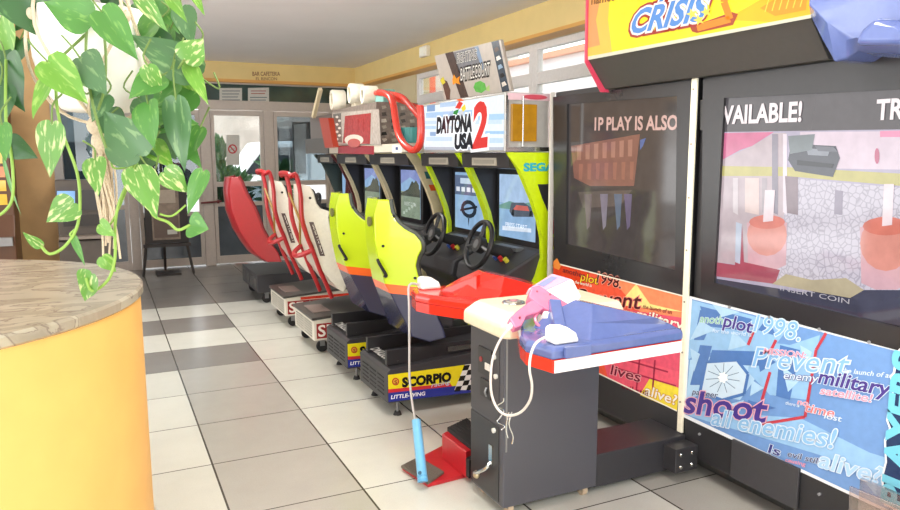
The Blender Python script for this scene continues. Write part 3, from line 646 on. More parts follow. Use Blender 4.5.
def draw_helm(q, y1):
    x = 2.546
    def P(a, b): return (x, y1-a*.48, .98+b*.44)
    def poly(pts, c, k): q.add([Vector(P(*p))-V3(k*.0006, 0, 0) for p in pts], [list(range(len(pts)))], scr(c, .8))
    poly([(0, .6), (1, .6), (1, .95), (0, .95)], '5f6f8c', 1)
    for i in range(5): poly([(.05+i*.19, .66), (.18+i*.19, .66), (.18+i*.19, .74), (.05+i*.19, .74)], 'dfe6f0', 2)
    poly([(.2, .8), (.8, .8), (.8, .9), (.2, .9)], 'c4d6ea', 2)
    pts = [(.5+.28*math.cos(t), .36+.16*math.sin(t)) for t in [2*PI*i/14 for i in range(14)]]; poly(pts, '28323e', 2)
    poly([(.5+.17*math.cos(t), .36+.09*math.sin(t)) for t in [2*PI*i/14 for i in range(14)]], '86a8cc', 3); poly([(.2, .3), (.8, .4), (.8, .44), (.2, .34)], '20262e', 4); poly([(.48, .2), (.53, .2), (.5, .05)], '20262e', 3)
build_cab(D, YD, .72, YEL, yside, draw_sea)
D2 = copy_tree(D); D2.location.y += .78; D2['label'] = 'second yellow racing seat machine, between the nearest one and the white seats'
# the cabinets of the pair stand a little closer together than the seats; the second shows its own picture
for ch in list(D2.children):
    n_ = ch.name.split('.')[0]
    if n_ == 'bezel':
        for c_ in list(ch.children): bpy.data.objects.remove(c_)
        bpy.data.objects.remove(ch)
    elif n_ in ('side_panel', 'cabinet_body', 'dashboard', 'button', 'header_plate', 'steering_wheel'): ch.location.y -= .06
picture(D2, 2.56, YD+.15+.72, YD+.63+.72, .98, 1.42, draw_helm)

# marquee lightbox
MX = 2.225
mq = thing('daytona_marquee', 'white and blue light box sign reading DAYTONA USA 2 on top of the yellow machines', 'sign', (2.4, 4.5, 1.57))
q = G(); q.box(MX, 2.56, 3.86, 5.10, 1.572, 1.93, mat('b7b5b0', .3, .3)); q.out('housing', mq, bevel=.004)
q = G(); q.box(MX-.004, MX-.001, 3.875, 5.085, 1.60, 1.915, mat('e4eef8', .15, emit=.85)); 
FM = lambda c, e=.9: mat(c, .2, emit=e)
X_ = MX-.004
for (x0, x1, y0, y1, c) in [(426, 478, 113, 118, 'a9c6e6'), (424, 502, 121, 124, 'c6d9ee'), (478, 504, 117, 121, 'a8cbe8'), (424, 460, 126, 129, 'b8d2ea'), (480, 504, 131, 134, '9fc4e4'), (426, 452, 137, 141, 'c2d6ec'), (470, 503, 138, 143, 'bcd4ea'), (425, 503, 147, 150, 'b4bac6'), (427, 435, 106, 112, '7f9fc8'), (440, 456, 105, 109, 'b2c8e2'), (430, 436, 132, 136, '93acd0')]:
    y_ = lambda x, y: y-(x-423)*.0+((423-x)*.12 if y < 124 else 0)*(124-y)/20
    q.dp(0, X_, [(x0, y_(x0, y1)), (x1, y_(x1, y1)), (x1, y_(x1, y0)), (x0, y_(x0, y0))], FM(c), 1)
WH = FM('f6f8fc', .9); DK = FM('23262e', .6); RD = FM('e03a36', .8)
for (t, a, b, h) in (('DAYTONA', (437, 132.6), (471.5, 130.3), 14), ('USA', (455, 148.3), (472.6, 147.3), 13)):
    q.dt(0, X_, t, a, b, h, WH, 2, .14, .12); q.dt(0, X_, t, a, b, h, DK, 3, .07, .12)
q.dt(0, X_, '2', (473.5, 147), (486.5, 145), 41, WH, 2, .09, .08); q.dt(0, X_, '2', (473.5, 147), (486.5, 145), 41, RD, 3, .04, .08)
for pts, c in [([(455, 108), (459, 101), (463, 103), (460, 109)], 'd83a30'), ([(454, 111), (459, 109), (457, 115), (453, 114)], '2f8a3c'), ([(461, 108), (465, 104), (466, 109), (463, 112)], 'e8d040'), ([(458, 113), (462, 110), (464, 114), (460, 117)], 'c8ccd4'), ([(456, 99.5), (461, 98.5), (464, 101), (459, 101)], 'e86a3a'), ([(449, 113), (453, 110), (453, 115), (450, 117)], 'a8bcd8')]:
    q.dp(0, X_, pts, FM(c), 3)
q.out('sign_face', mq, flat=True)
q = G(); y = 3.858
q.box(2.228, 2.245, y-.006, y, 1.6, 1.91, CHROME); q.box(2.535, 2.556, y-.006, y, 1.58, 1.92, mat('efe6e8', .3)); q.box(2.228, 2.556, y-.006, y, 1.575, 1.60, CHROME); q.out('side_frame', mq)
q = G(); q.box(2.26, 2.44, y-.02, y, 1.635, 1.86, mat('e8a414', .12, emit=.35, vary=.2, scale=18)); q.box(2.335, 2.345, y-.022, y, 1.6, 1.91, CHROME); q.out('amber_lamp', mq, bevel=.004)
q = G(); q.box(2.24, 2.54, y-.008, y, 1.885, 1.925, mat('d8b8c0', .4)); q.ball((2.43, y-.01, 1.905), .09, .006, .015, mat('c04a5a', .4)); q.out('top_strip', mq)
# leaning board on top
lb = thing('leaning_artwork_board', 'grey printed game artwork board leaning on the top of the DAYTONA marquee', 'poster board', (2.4, 4.6, 1.93))
XL = 2.4
quad = [(444.5, 100.2), (511.5, 90.8), (500.5, 39.5), (434.5, 56)]
q = G(); A = [un(x, yy, 0, XL) for x, yy in quad]; dz = 1.933-min(p.z for p in A); 
q.add(A+[p+V3(.02, 0, 0) for p in A], [(0, 1, 2, 3), (7, 6, 5, 4), (0, 4, 5, 1), (1, 5, 6, 2), (2, 6, 7, 3), (3, 7, 4, 0)], mat('b0a69c', .35, scale=25, vary=.06))
def bp(u, v): # board picture: u along, v up
    a = [quad[0][i]+(quad[1][i]-quad[0][i])*u for i in (0, 1)]; b = [quad[3][i]+(quad[2][i]-quad[3][i])*u for i in (0, 1)]
    return (a[0]+(b[0]-a[0])*v, a[1]+(b[1]-a[1])*v)
def bd(pts, c, k): q.dp(0, XL, [bp(*p) for p in pts], prt(c, .15), k)
bd([(.16, 1), (.28, 1), (.36, 0), (.24, 0)], '4a3a36', 1); bd([(.28, .98), (.62, .98), (.64, .55), (.3, .5)], '77777c', 1); bd([(.86, 1), (.97, 1), (.97, 0), (.86, 0)], '3a4450', 1)
bd([(.6, .98), (.66, .98), (.68, .5), (.64, .5)], '7f93ac', 2); bd([(.02, .5), (.1, .4), (.12, .2), (.08, 0), (.03, 0)], '5a4038', 1)
bd([(.18, .42), (.22, .52), (.24, .42), (.3, .46), (.27, .36), (.28, .28), (.22, .33), (.17, .3)], 'e8902a', 3); bd([(0, .45), (.06, .52), (.07, .38), (.02, .34)], 'c8b83a', 2)
bd([(.46, .18), (.5, .27), (.58, .29), (.64, .22), (.64, .1), (.56, .04), (.48, .08)], '5aa84a', 3); bd([(.6, .1), (.7, .18), (.68, .05)], 'a8c47a', 2)
for k in range(5): bd([(.88, .1+k*.17), (.95, .13+k*.17), (.93, .2+k*.17), (.88, .18+k*.17)], ['d8d0c4', '22262c', '88a0b8', 'e0dcd4', '5a4a44'][k], 3)
q.dt(0, XL, 'FIGHTING', bp(.30, .74), bp(.60, .74), 9, prt('e0dcd4'), 3, .05); q.dt(0, XL, 'FIGHTING', bp(.30, .74), bp(.60, .74), 9, prt('3a3638'), 4, .0)
q.dt(0, XL, 'BATTLECOURT', bp(.30, .36), bp(.74, .37), 12, prt('262426'), 3, .10); q.dt(0, XL, 'BATTLECOURT', bp(.30, .36), bp(.74, .37), 12, prt('e8e4dc'), 4, .0)
q.out('printed_board', lb, flat=True)

# ================================================================ SEGA RALLY MACHINES
YS = 5.43
S = thing('rally_arcade_machine', 'white racing seat machine with red tubes, next to the yellow seats', 'arcade machine', (1.8, YS, 0), 'two rally machines with white seats')
WB = mat('dcd6c8', .4, scale=15)
q = G(); q.prism([(1.42, .11), (1.42, .262), (1.44, .275), (2.36, .33), (2.36, .11)], 1, YS, YS+.62, WB)
for k in range(6):
    for j in range(2): q.box(1.416, 1.421, YS+.06+j*.27, YS+.29+j*.27, .130+k*.021, .138+k*.021, mat('6c675c', .6))
q.out('base', S, bevel=.008)
q = G(); q.prism([(1.405, .276), (2.36, .336), (2.36, .356), (1.405, .294)], 1, YS-.008, YS+.628, mat('4a4744', .4)); q.box(1.46, 1.6, YS+.15, YS+.45, .285, .308, mat('8a7a74', .5)); q.out('base_cover', S)
q = G(); ys = YS-.001
def sb(x0, x1, z0, z1, m, k): q.add([(x0, ys-k*.0006, z0), (x1, ys-k*.0006, z0), (x1, ys-k*.0006, z1), (x0, ys-k*.0006, z1)], [(0, 1, 2, 3)], m)
sb(1.56, 2.1, .25, .275, prt('d8402e'), 1)
sb(1.44, 1.80, .125, .245, prt('9a3232'), 1); q.text((1.455, ys, .142), (.33, 0, 0), (0, 0, .088), (0, -1, 0), 'SEGA', prt('f4ece4'), 2, .02) 
sb(2.0, 2.2, .14, .2, prt('a83030'), 1); q.out('base_lettering', S, flat=True)
for (x, y) in ((1.50, YS+.07), (1.50, YS+.55), (2.25, YS+.07), (2.25, YS+.55)):
    q = G(); q.cyl((x, y-.015, .045), (x, y+.015, .045), .045, .045, RUB); q.box(x-.02, x+.02, y-.02, y+.02, .05, .115, STEEL); q.out('caster_wheel', S)
SSY = YS+.08
wpx = [(302, 185), (309.5, 186), (313.5, 193), (316.5, 203.5), (320.5, 208.7), (329.5, 211.5), (328.5, 218), (331, 231), (336, 244.5), (343, 258), (348, 273.6), (348, 282), (344, 293), (338.5, 289.5), (331, 281.5), (318, 265.6), (310, 244.5), (304.5, 218), (302, 199.5)]
near, kk, XF_ = seat(S, wpx, SSY, .46, mat('e2dccd', .3, coat=.3), mat('8a8478', .4), mat('3a3638', .7), .10, 13, .0, 0)
q = G(); P4 = [unpl(a, b, SSY-.003, kk, XF_) for a, b in ((309, 222), (313.5, 222), (325, 256), (320, 256))]; q.add(P4, [(0, 1, 2, 3)], prt('5a4a48'))
A, B = unpl(312.3, 225, SSY-.005, kk, XF_), unpl(322.5, 255, SSY-.005, kk, XF_)
q.text(A, B-A, V3(.030, 0, .012), (0, -1, 0), 'SEGA RALLY', prt('e8e0d6'), 2, .01); q.out('seat_lettering', S, flat=True)
for a, b in ((310, 198), (341, 270)):
    p_ = unpl(a, b, SSY, kk, XF_); q = G(); q.cyl(p_+V3(0, -.006, 0), p_+V3(0, .01, 0), .01, .01, RUB, 12); q.out('bolt', S)
def tubes(par, y0, y1, m):
    T1 = [un(a, b, 1, y0) for a, b in ((292, 176.5), (296, 175), (300.5, 194), (302, 218), (307, 236.5), (312.5, 250), (320.3, 271), (327, 286), (332, 298))]
    dy = V3(0, y1-y0, 0)
    for f in (V3(0, 0, 0), dy):
        q = G(); q.tube([p+f for p in T1], .018, m, 8); q.out('frame_tube', par, smooth=True)
    q = G(); q.tube([T1[0], T1[0]+V3(-.02, .06, .02), T1[0]+dy+V3(-.02, -.06, .02), T1[0]+dy], .02, m, 8); q.out('frame_tube', par, smooth=True)
    q = G(); q.tube([T1[5], T1[5]+V3(-.07, .06, -.04), T1[5]+dy*.5+V3(-.10, 0, -.06), T1[5]+dy+V3(-.07, -.06, -.04), T1[5]+dy], .02, m, 8); q.out('frame_tube', par, smooth=True)
    BR = mat('9c7a3a', .5)
    for a, b in ((T1[2], T1[5]+dy), (T1[2]+dy, T1[5])): q = G(); q.tube([a+V3(-.01, 0, 0), b+V3(-.01, 0, 0)], .009, BR, 6); q.out('cross_brace', par)
tubes(S, SSY+.05, SSY+.40, REDT)
YS2 = 5.50
def rally_draw(q, y1):
    x = 2.546
    def P(a, b): return (x, y1-a*.46, .98+b*.44)
    def poly(pts, c, k): q.add([Vector(P(*p))-V3(k*.0006, 0, 0) for p in pts], [list(range(len(pts)))], scr(c, .7))
    poly([(0, 0), (1, 0), (1, .5), (0, .55)], '8a9a86', 1); poly([(0, .5), (.4, .6), (.6, .78), (1, .6), (1, .45), (0, .45)], '4a5048', 2); poly([(0, .7), (.5, .85), (1, .72), (1, 1), (0, 1)], '8d9bd0', 1); poly([(.2, .5), (.5, .62), (.8, .8), (.95, .7), (.95, .5)], '565c50', 3)
    for i in range(5): poly([(.1+i*.15, .06+i*.05), (.2+i*.15, .06+i*.05), (.22+i*.13, .12+i*.05), (.12+i*.13, .12+i*.05)], 'b4c4b4', 3)
    q.text(P(.2, .25), Vector(P(.8, .25))-Vector(P(.2, .25)), (0, 0, .035), (-1, 0, 0), 'INSERT COIN', scr('c8d0c8', .7), 6)
def beige_side(q):
    y = YS2-.005
    q.add([(2.40, y, 1.42), (2.52, y, 1.42), (2.52, y, 1.36), (2.42, y, 1.36)], [(0, 1, 2, 3)], prt('3a6a70')); q.add([(2.44, y, 1.31), (2.60, y, 1.31), (2.60, y, 1.26), (2.46, y, 1.26)], [(0, 1, 2, 3)], prt('e0602e'))
    q.add([(2.56, y, 1.2), (2.75, y, 1.2), (2.75, y, .9), (2.58, y, .9)], [(0, 1, 2, 3)], prt('3a3a34'))
cab_panels(mat('cdbf9c', .4), S, YS2, 1.03, beige_side)
racer_body(S, YS2, 1.03)
picture(S, 2.56, YS2+.42, YS2+.88, .98, 1.42, rally_draw)
wheel(S, 2.16, YS2+.5, .95)
S2 = copy_tree(S); S2.location.y += .98; S2['label'] = 'farther white racing seat machine with red tubes, beside the all red seat'
for ch in S2.children:
    if ch.name.split('.')[0] in ('side_panel', 'cabinet_body', 'dashboard', 'button', 'header_plate', 'bezel', 'steering_wheel', 'screen'): ch.location.y += .07
# fascia across the rally pair
fa = thing('rally_header_box', 'scratched glass fronted header box with a red panel over the white seat machines', 'sign', (2.4, 6.4, 1.575))
q = G(); q.box(2.21, 2.62, 5.14, 7.60, 1.578, 1.65, mat('cfc6b4', .4)); q.out('lower_rail', fa, bevel=.004)
q = G(); q.dp(0, 2.209, [(338, 145), (374, 146), (374, 154.5), (338, 153.5)], prt('8c2830'), 1); q.dp(0, 2.209, [(392, 145), (402, 145), (402, 153), (392, 153)], prt('eeeae2'), 1); q.dp(0, 2.209, [(395.5, 147), (398, 147), (398, 150), (395.5, 150)], prt('4a5a8a'), 2); q.out('rail_sticker', fa, flat=True)
HB = mat('7b6f66', .4, scale=30, vary=.25)
q = G(); q.box(2.2, 2.6, 6.08, 7.42, 1.652, 2.02, HB); q.out('box', fa, bevel=.004)
q = G(); XH = 2.2
q.dp(0, XH, [(333, 143), (381, 145), (379, 109), (332, 113)], prt('a79c92', .2), 1)
q.dp(0, XH, [(334, 142), (342, 142.5), (341, 113), (333, 114)], prt('5f5a54', .3), 2); q.dp(0, XH, [(343, 143), (370, 144), (371, 113), (345, 116)], prt('93302f', .25), 3)
q.dell(0, XH, 354, 140, 9.5, 5.5, prt('c9bdb0'), 4); q.dell(0, XH, 354, 143, 6.5, 4.5, prt('a8504a'), 5)
for k in range(4): q.dstroke(0, XH, [(347+k*5.5, 119), (347+k*5.5, 132)], .8, prt('8a2422'), 5)
for k in range(7): q.dell(0, XH, 337+(k % 2)*2.5, 117+k*3.7, 1.6, 1.3, prt('cfc8bc'), 4, 6)
q.out('front_panel', fa, flat=True)
q = G(); rr = random.Random(2)
for i in range(4):
    for j in range(6):
        x, z = 2.24+i*.09, 1.67+j*.057
        q = G(); q.add([(x+rr.uniform(0, .03), 6.079, z), (x+.06, 6.079, z+rr.uniform(0, .02)), (x+.05, 6.079, z+.035), (x+.01, 6.079, z+.03)], [(0, 1, 2, 3)], prt(rr.choice(['cfc9bc', '2c2a28', 'a8a294', '4a4640']), .2)); q.out('side_sticker', fa, flat=True)
for n, (px, py, r, L_) in enumerate([(336, 95, 11, 'far'), (354, 92, 11, 'middle'), (367, 99.5, 10, 'near')]):
    c = un(px-5, py, 0, 2.2); R_ = r/FPX*(c-CP).dot(FW)*.92; z = 2.02+R_*1.02 if n != 1 else 2.02+R_*1.3
    t = thing('roll_of_tape_lamp', ['round cream lamp drum on the header box, farthest of the three', 'round cream lamp drum on the header box, raised in the middle of the three', 'round white lamp drum with dark hollow, nearest to the red tube loop'][n], 'lamp', (2.3, c.y, 2.02), 'three drum lamps')
    t.name = 'drum_lamp'
    G().lathe([(R_*.6, .02), (R_*.62, 0), (R_*.95, .0), (R_, .01), (R_, .13), (R_*.95, .14), (R_*.3, .14), (R_*.3, .03), (R_*.6, .03)], (2.2, c.y, z), mat('ece5d2', .4), 28, (1, -.1, 0)).out('drum', t, smooth=True)
    G().lathe([(0, .012), (R_*.58, .015), (R_*.58, .028), (0, .028)], (2.2, c.y, z), mat(['8f8258', 'a3946a', '55524a'][n], .5), 20, (1, -.1, 0)).out('lens', t)
    G().box(2.24, 2.4, c.y-.06, c.y+.06, 2.021, z-R_*.7, mat('d8ceb8', .5)).out('foot', t)
loop = [un(x, y, 0, 2.12) for x, y in [(379, 92.5), (385, 93.5), (391, 98), (394, 108), (396, 122), (399, 135), (405, 145), (413, 150), (419, 146), (421, 135), (421, 120), (420, 106)]]
q = G(); q.tube(loop[:-1]+[loop[-1]], .029, mat('d83a2c', .25, coat=.4), 10); 
q.tube([un(x, y, 0, 2.3) for x, y in [(376, 93), (390, 94), (402, 97), (411, 107), (420, 118)]], .025, mat('d83a2c', .25, coat=.4), 10)
q.cyl((2.12, loop[0].y, loop[0].z), (2.5, loop[0].y, loop[0].z-.12), .02, .02, mat('d83a2c', .25, coat=.4))
tag(q.out('red_tube_loop', smooth=True), 'thick glossy red bent tube loop between the header box and the DAYTONA sign', 'tube')
c = un(411, 142, 0, 2.25); q = G(); q.cyl((2.24, c.y-.0, 1.652), (2.24, c.y, 1.652+.12), .09, .09, mat('4a9a98', .5))
tag(q.out('teal_tub'), 'small teal tub sitting inside the red tube loop', 'tub')
c = un(378, 101, 0, 2.3); q = G(); q.box(2.3, 2.42, c.y-.13, c.y+.08, 2.021, 2.14, mat('7fb4ac', .5)); tag(q.out('teal_box', bevel=.01), 'small pale teal box on the header beside the white drum lamp', 'box')
# far end machine
E_ = thing('red_seat_arcade_machine', 'farthest racing arcade machine with an all red seat and black base, by the glass doors', 'arcade machine', (1.8, 7.6, 0))
q = G(); q.box(1.40, 2.30, 7.6, 8.5, .12, .31, BLACK)
for k in range(4): q.box(1.394, 1.401, 7.64+k*.21, 7.79+k*.21, .16, .27, mat('4c4a48', .6))
q.out('base', E_, bevel=.01)
for (x, y) in ((1.5, 7.66), (1.5, 8.42), (2.25, 7.66), (2.25, 8.42)):
    q = G(); q.cyl((x, y-.015, .05), (x, y+.015, .05), .05, .05, RUB); q.box(x-.02, x+.02, y-.02, y+.02, .05, .12, STEEL); q.out('caster_wheel', E_)
rpx = [(231, 177.5), (238, 176.5), (241, 181), (247, 195), (254, 207), (259, 219), (263, 230), (270, 242), (278, 252), (282, 262), (268, 262), (256, 254), (248, 243.5), (239.5, 230), (232, 211), (229.5, 191)]
seat(E_, rpx, 7.45, .55, mat('a02026', .3, coat=.3), mat('7a1a1e', .4), mat('3a3638', .7), .12, 10, .03)
for y, m_ in ((7.66, mat('5a2a2c', .4)), (8.33, mat('3f4a44', .4))):
    q = G(); q.prism(CAB, 1, y, y+.035, m_); q.out('side_panel', E_, bevel=.004)
racer_body(E_, 7.66, .70); wheel(E_, 2.14, 8.0, .98)
picture(E_, 2.56, 7.82, 8.24, .98, 1.42, lambda q, y1: q.add([(2.545, 7.9, 1.05), (2.545, 8.15, 1.05), (2.545, 8.1, 1.3), (2.545, 7.95, 1.3)], [(0, 1, 2, 3)], scr('5a2a2c', .5)))
q = G(); q.box(2.21, 2.6, 7.64, 8.6, 1.578, 1.75, mat('55504c', .4)); q.box(2.25, 2.6, 7.64, 8.5, 1.75, 2.0, mat('6a5f5a', .4)); q.out('header', E_, bevel=.004)
q = G(); A = [un(x, y, 0, 2.14) for x, y in [(319, 118), (328, 118), (333, 147), (325, 148)]]; q.add(A+[p+V3(.07, 0, 0) for p in A], [(0, 1, 2, 3), (7, 6, 5, 4), (0, 4, 5, 1), (1, 5, 6, 2), (2, 6, 7, 3), (3, 7, 4, 0)], mat('f04a26', .3, emit=.25)); tag(q.out('orange_side_panel'), 'bright orange slanted panel at the far end of the header box', 'panel')  # glow put into the panel's colour for brightness; it holds no lamp
q = G(); A, B = un(313.5, 117, 0, 2.18), un(320.5, 89, 0, 2.18); q.tube([A, B], .028, mat('d9c8a4', .6), 4); tag(q.out('cream_wooden_post'), 'short tilted cream wooden post standing beyond the orange panel', 'post')

# ================================================================ TIME CRISIS CABINETS
XT = 2.5; YM = 2.57
TM = thing('shooting_arcade_cabinet', 'tall black shooting cabinet with the red and yellow poster, beside the yellow racers', 'arcade cabinet', (2.9, 3.2, 0))
TN = thing('shooting_arcade_cabinet', 'nearest tall black shooting cabinet with the blue poster and lit street scene', 'arcade cabinet', (2.9, 2.0, 0))
BK = mat('2a292b', .35, scale=60)
def tc_body(par, y0, y1):
    q = G(); q.prism([(2.52, .30), (2.52, 1.93), (3.35, 1.93), (3.35, .0), (2.62, .0), (2.50, .10), (2.50, .30)], 1, y0, y1, BK); q.out('body', par, bevel=.006)
tc_body(TM, YM+.012, 3.76); tc_body(TN, 1.25, YM-.012)
def frame_x(q, outer, inner, m, x, d=.02):
    O = [un(a, b, 0, x) for a, b in outer]; I = [un(a, b, 0, x) for a, b in inner]
    vs = O+I+[p+V3(d, 0, 0) for p in O+I]; fs = []
    for i in range(4):
        j = (i+1) % 4; fs += [(i, j, 4+j, 4+i), (8+i, 12+i, 12+j, 8+j), (i, 8+i, 8+j, j), (4+i, 4+j, 12+j, 12+i)]
    q.add(vs, fs, m)
# left unit screen
q = G(); frame_x(q, [(553, 97), (691, 81), (686, 296), (554, 263)], [(567, 104), (677, 96), (675, 271), (566, 244)], mat('29282a', .25), 2.497, .023); q.out('screen_bezel', TM)
q = G(); XS = 2.512; q.dp(0, XS, [(565, 103), (678, 95), (676, 272), (564, 245)], scr('544d4b', .62), 0)
q.dp(0, XS, [(571, 146), (640, 134), (634, 186), (590, 186), (574, 178)], scr('8d6458', .7), 1)
for k in range(7):
    x = 577+k*8.5; q.dp(0, XS, [(x, 146-k), (x+4.5, 145.3-k), (x+4, 160-k*.6), (x, 160-k*.6)], scr('a87c6c', .75), 2); q.dp(0, XS, [(x+2, 164-k*.4), (x+6, 164-k*.4), (x+5, 180), (x+2, 179)], scr('a0705f', .7), 2)
q.dp(0, XS, [(640, 140), (646, 138), (643, 146), (640, 150)], scr('5a6a9a', .8), 2)
q.dp(0, XS, [(578, 192), (632, 190), (620, 206), (583, 208)], scr('6c625c', .65), 1)
for x, c in ((584, '7a6a70'), (600, '8c8490'), (614, '6f7a8c'), (624, '7c7088')): q.dp(0, XS, [(x, 194), (x+8, 194), (x+6, 226), (x+3, 230)], scr(c, .6), 2)
q.dt(0, XS, '1P PLAY IS ALSO', (595, 130), (677.5, 129.5), 12, scr('c9a59c', .85), 3, .03)
q.out('screen', TM, flat=True)
# posters
q = G(); XP = 2.5
PW = prt('f0ead8')
q.dps(0, XP, [(553, 262), (685, 296), (677, 411), (556, 353)], prt('e8583c', .1), 1)
q.dps(0, XP, [(610, 277), (685, 297), (682, 330), (640, 312)], prt('f08a5c', .1), 2); q.dps(0, XP, [(560, 300), (684, 318), (679, 375), (600, 350), (560, 330)], prt('e0506a', .1), 2)
q.dps(0, XP, [(600, 350), (680, 372), (677, 411), (608, 378)], prt('e8586e', .1), 2); q.dps(0, XP, [(640, 395), (650, 378), (679, 388), (677, 411)], prt('f0d83c', .1), 3); q.dps(0, XP, [(553, 262), (590, 271), (575, 300), (556, 300)], prt('d8401f', .1), 2)
q.dps(0, XP, [(618, 305), (684, 312), (650, 304), (636, 284)], prt('f6e08a', .1), 3)
for a, b in (((612, 356), (668, 372)), ((616, 368), (676, 386)), ((640, 356), (636, 392)), ((655, 360), (652, 396)), ((660, 330), (676, 350)), ((672, 326), (666, 352))): q.dstroke(0, XP, [a, b], 1.6, prt('a82a48'), 4.4)
dkr = prt('50161a')
def pt(t, a, b, h, m, k=5, bold=.03, sh=.2, om=None, ob=.1):
    if om: q.dt(0, XP, t, a, b, h*.96, om, k, .035+ob*.15, sh+.05)
    q.dt(0, XP, t, a, b, h*.96, m, k+1, bold*.45, sh+.05)
pt('another', (563, 272), (585, 278), 5, prt('6a2a2a')); pt('plot', (581, 280), (598, 284.5), 8, prt('f2c030'), om=dkr); pt('1998.', (597, 282), (621, 288.5), 11, dkr, om=prt('f0a890'))
pt('for the world is', (570, 282), (592, 287), 3, PW); pt('Prevent', (578, 302), (640, 309), 14, dkr, om=prt('f08a78')); pt('the launch of an', (643, 308), (672, 314), 4, prt('8a2a30')); pt('enemy', (610, 312), (630, 316), 5, PW)
pt('military', (637, 318), (683, 330), 10, PW, om=prt('c03050')); pt('lives', (611, 374), (640, 382), 10, prt('7a1a34'), om=prt('f0a0a8')); pt('evil still', (622, 388), (648, 396), 5, prt('7a1a34')); pt('alive?', (645, 394), (676, 405), 10, PW, om=prt('d08a30'))
q.dstroke(0, XP, [(553, 262.5), (685, 296.5)], 1.2, PW, 8); q.dstroke(0, XP, [(556, 353), (677, 411)], 1.2, PW, 8)
q.dp(0, XP, [(553, 262), (557, 258), (561, 266), (559, 270), (554, 268)], prt('e88a3a'), 9)
q.out('poster', TM, flat=True)
# right unit
q = G(); frame_x(q, [(703, 80), (975, 42), (975, 371), (701, 298)], [(724, 98), (925, 88), (925, 334), (714, 283)], mat('29282a', .25), 2.497, .023); q.out('screen_bezel', TN)
q = G()
q.dp(0, XS, [(722, 96), (926, 88), (926, 332), (712, 284)], scr('a8a0b4', .8), 0)
q.dp(0, XS, [(724, 97), (926, 88), (926, 129), (723, 132)], scr('5c585c', .6), 1)
q.dp(0, XS, [(723, 133), (774, 132), (752, 146), (740, 150), (722, 160)], scr('c46a8c', .8), 1); q.dp(0, XS, [(880, 131), (926, 130), (926, 137), (880, 137)], scr('d88aa8', .8), 2)
q.dp(0, XS, [(722, 160), (752, 146), (774, 133), (786, 133), (790, 270), (715, 262)], scr('b8a8ae', .75), 1)
q.dp(0, XS, [(800, 132), (926, 131), (926, 170), (800, 168)], scr('cdbcc8', .8), 1)
q.dp(0, XS, [(722, 166), (785, 167), (926, 175), (926, 188), (785, 176), (722, 176)], scr('b8b070', .75), 2)
for x, w_, c in ((772, 6, '8a8490'), (783, 4, 'd8ccd4'), (733, 5, 'cfc4c8'), (745, 14, 'd6c0bc'), (762, 5, 'a89ea4')): q.dp(0, XS, [(x, 134 if x > 765 else 178), (x+w_, 134 if x > 765 else 178), (x+w_, 215), (x, 212)], scr(c, .75), 3)
cm, nt, b_ = node_mat('cobble_picture'); tc = nt.nodes.new('ShaderNodeTexCoord'); vo = nt.nodes.new('ShaderNodeTexVoronoi'); vo.feature = 'DISTANCE_TO_EDGE'; vo.inputs['Scale'].default_value = 42; nt.links.new(tc.outputs['Object'], vo.inputs['Vector'])
rp = nt.nodes.new('ShaderNodeValToRGB'); rp.color_ramp.elements[0].color = (*lin('a098a8'), 1); rp.color_ramp.elements[1].color = (*lin('cac2d0'), 1); rp.color_ramp.elements[1].position = .12; nt.links.new(vo.outputs['Distance'], rp.inputs[0]); nt.links.new(rp.outputs[0], b_.inputs['Emission Color']); b_.inputs['Emission Strength'].default_value = .8; b_.inputs['Base Color'].default_value = (.05, .05, .05, 1); b_.inputs['Roughness'].default_value = .08
q.dp(0, XS, [(790, 178), (926, 190), (926, 300), (860, 290), (740, 280), (780, 240)], cm, 2)
q.dp(0, XS, [(792, 140), (815, 145), (836, 146), (840, 158), (833, 177), (795, 171), (788, 160)], scr('4c4e58', .7), 4); q.dp(0, XS, [(806, 148), (830, 150), (828, 156), (808, 155)], scr('8a8e98', .7), 5); q.dp(0, XS, [(788, 136), (815, 134), (812, 150), (790, 154)], scr('7c8488', .7), 5)
q.dp(0, XS, [(797, 160), (834, 164), (832, 168), (797, 165)], scr('2c2e36', .6), 6); q.dp(0, XS, [(815, 146), (834, 147), (838, 152), (818, 151)], scr('6a6c76', .7), 6); q.dp(0, XS, [(785, 176), (798, 177), (798, 215), (787, 213)], scr('8c7c84', .7), 4); q.dp(0, XS, [(835, 190), (843, 191), (842, 215), (834, 214)], scr('948c9c', .7), 4); q.dell(0, XS, 877, 156, 2.5, 8, scr('b4607c', .8), 4)
# two pink barrels
for cx, cy, w_, h_ in ((767, 240, 20, 50), (886, 250, 26, 66)):
    q.dp(0, XS, [(cx-w_, cy-h_*.35), (cx+w_, cy-h_*.35), (cx+w_*.95, cy+h_*.5), (cx+w_*.4, cy+h_*.6), (cx-w_*.4, cy+h_*.6), (cx-w_*.95, cy+h_*.5)], scr('c8a0a8', .8), 4)
    q.dell(0, XS, cx, cy-h_*.1, w_, h_*.42, scr('cc8a80', .8), 5); q.dell(0, XS, cx, cy-h_*.36, w_*.9, h_*.14, scr('c87468', .8), 6)
    q.dp(0, XS, [(cx-4, cy-h_*.36), (cx+6, cy-h_*.38), (cx+8, cy-h_*1.0), (cx-2, cy-h_*1.0)], scr('dccbd0', .8), 7)
q.dp(0, XS, [(715, 262), (735, 265), (736, 228), (742, 226), (744, 262), (780, 270), (775, 284), (714, 276)], scr('a05060', .75), 5); q.dp(0, XS, [(736, 222), (742, 224), (740, 264), (735, 262)], scr('b0b8c8', .8), 6)
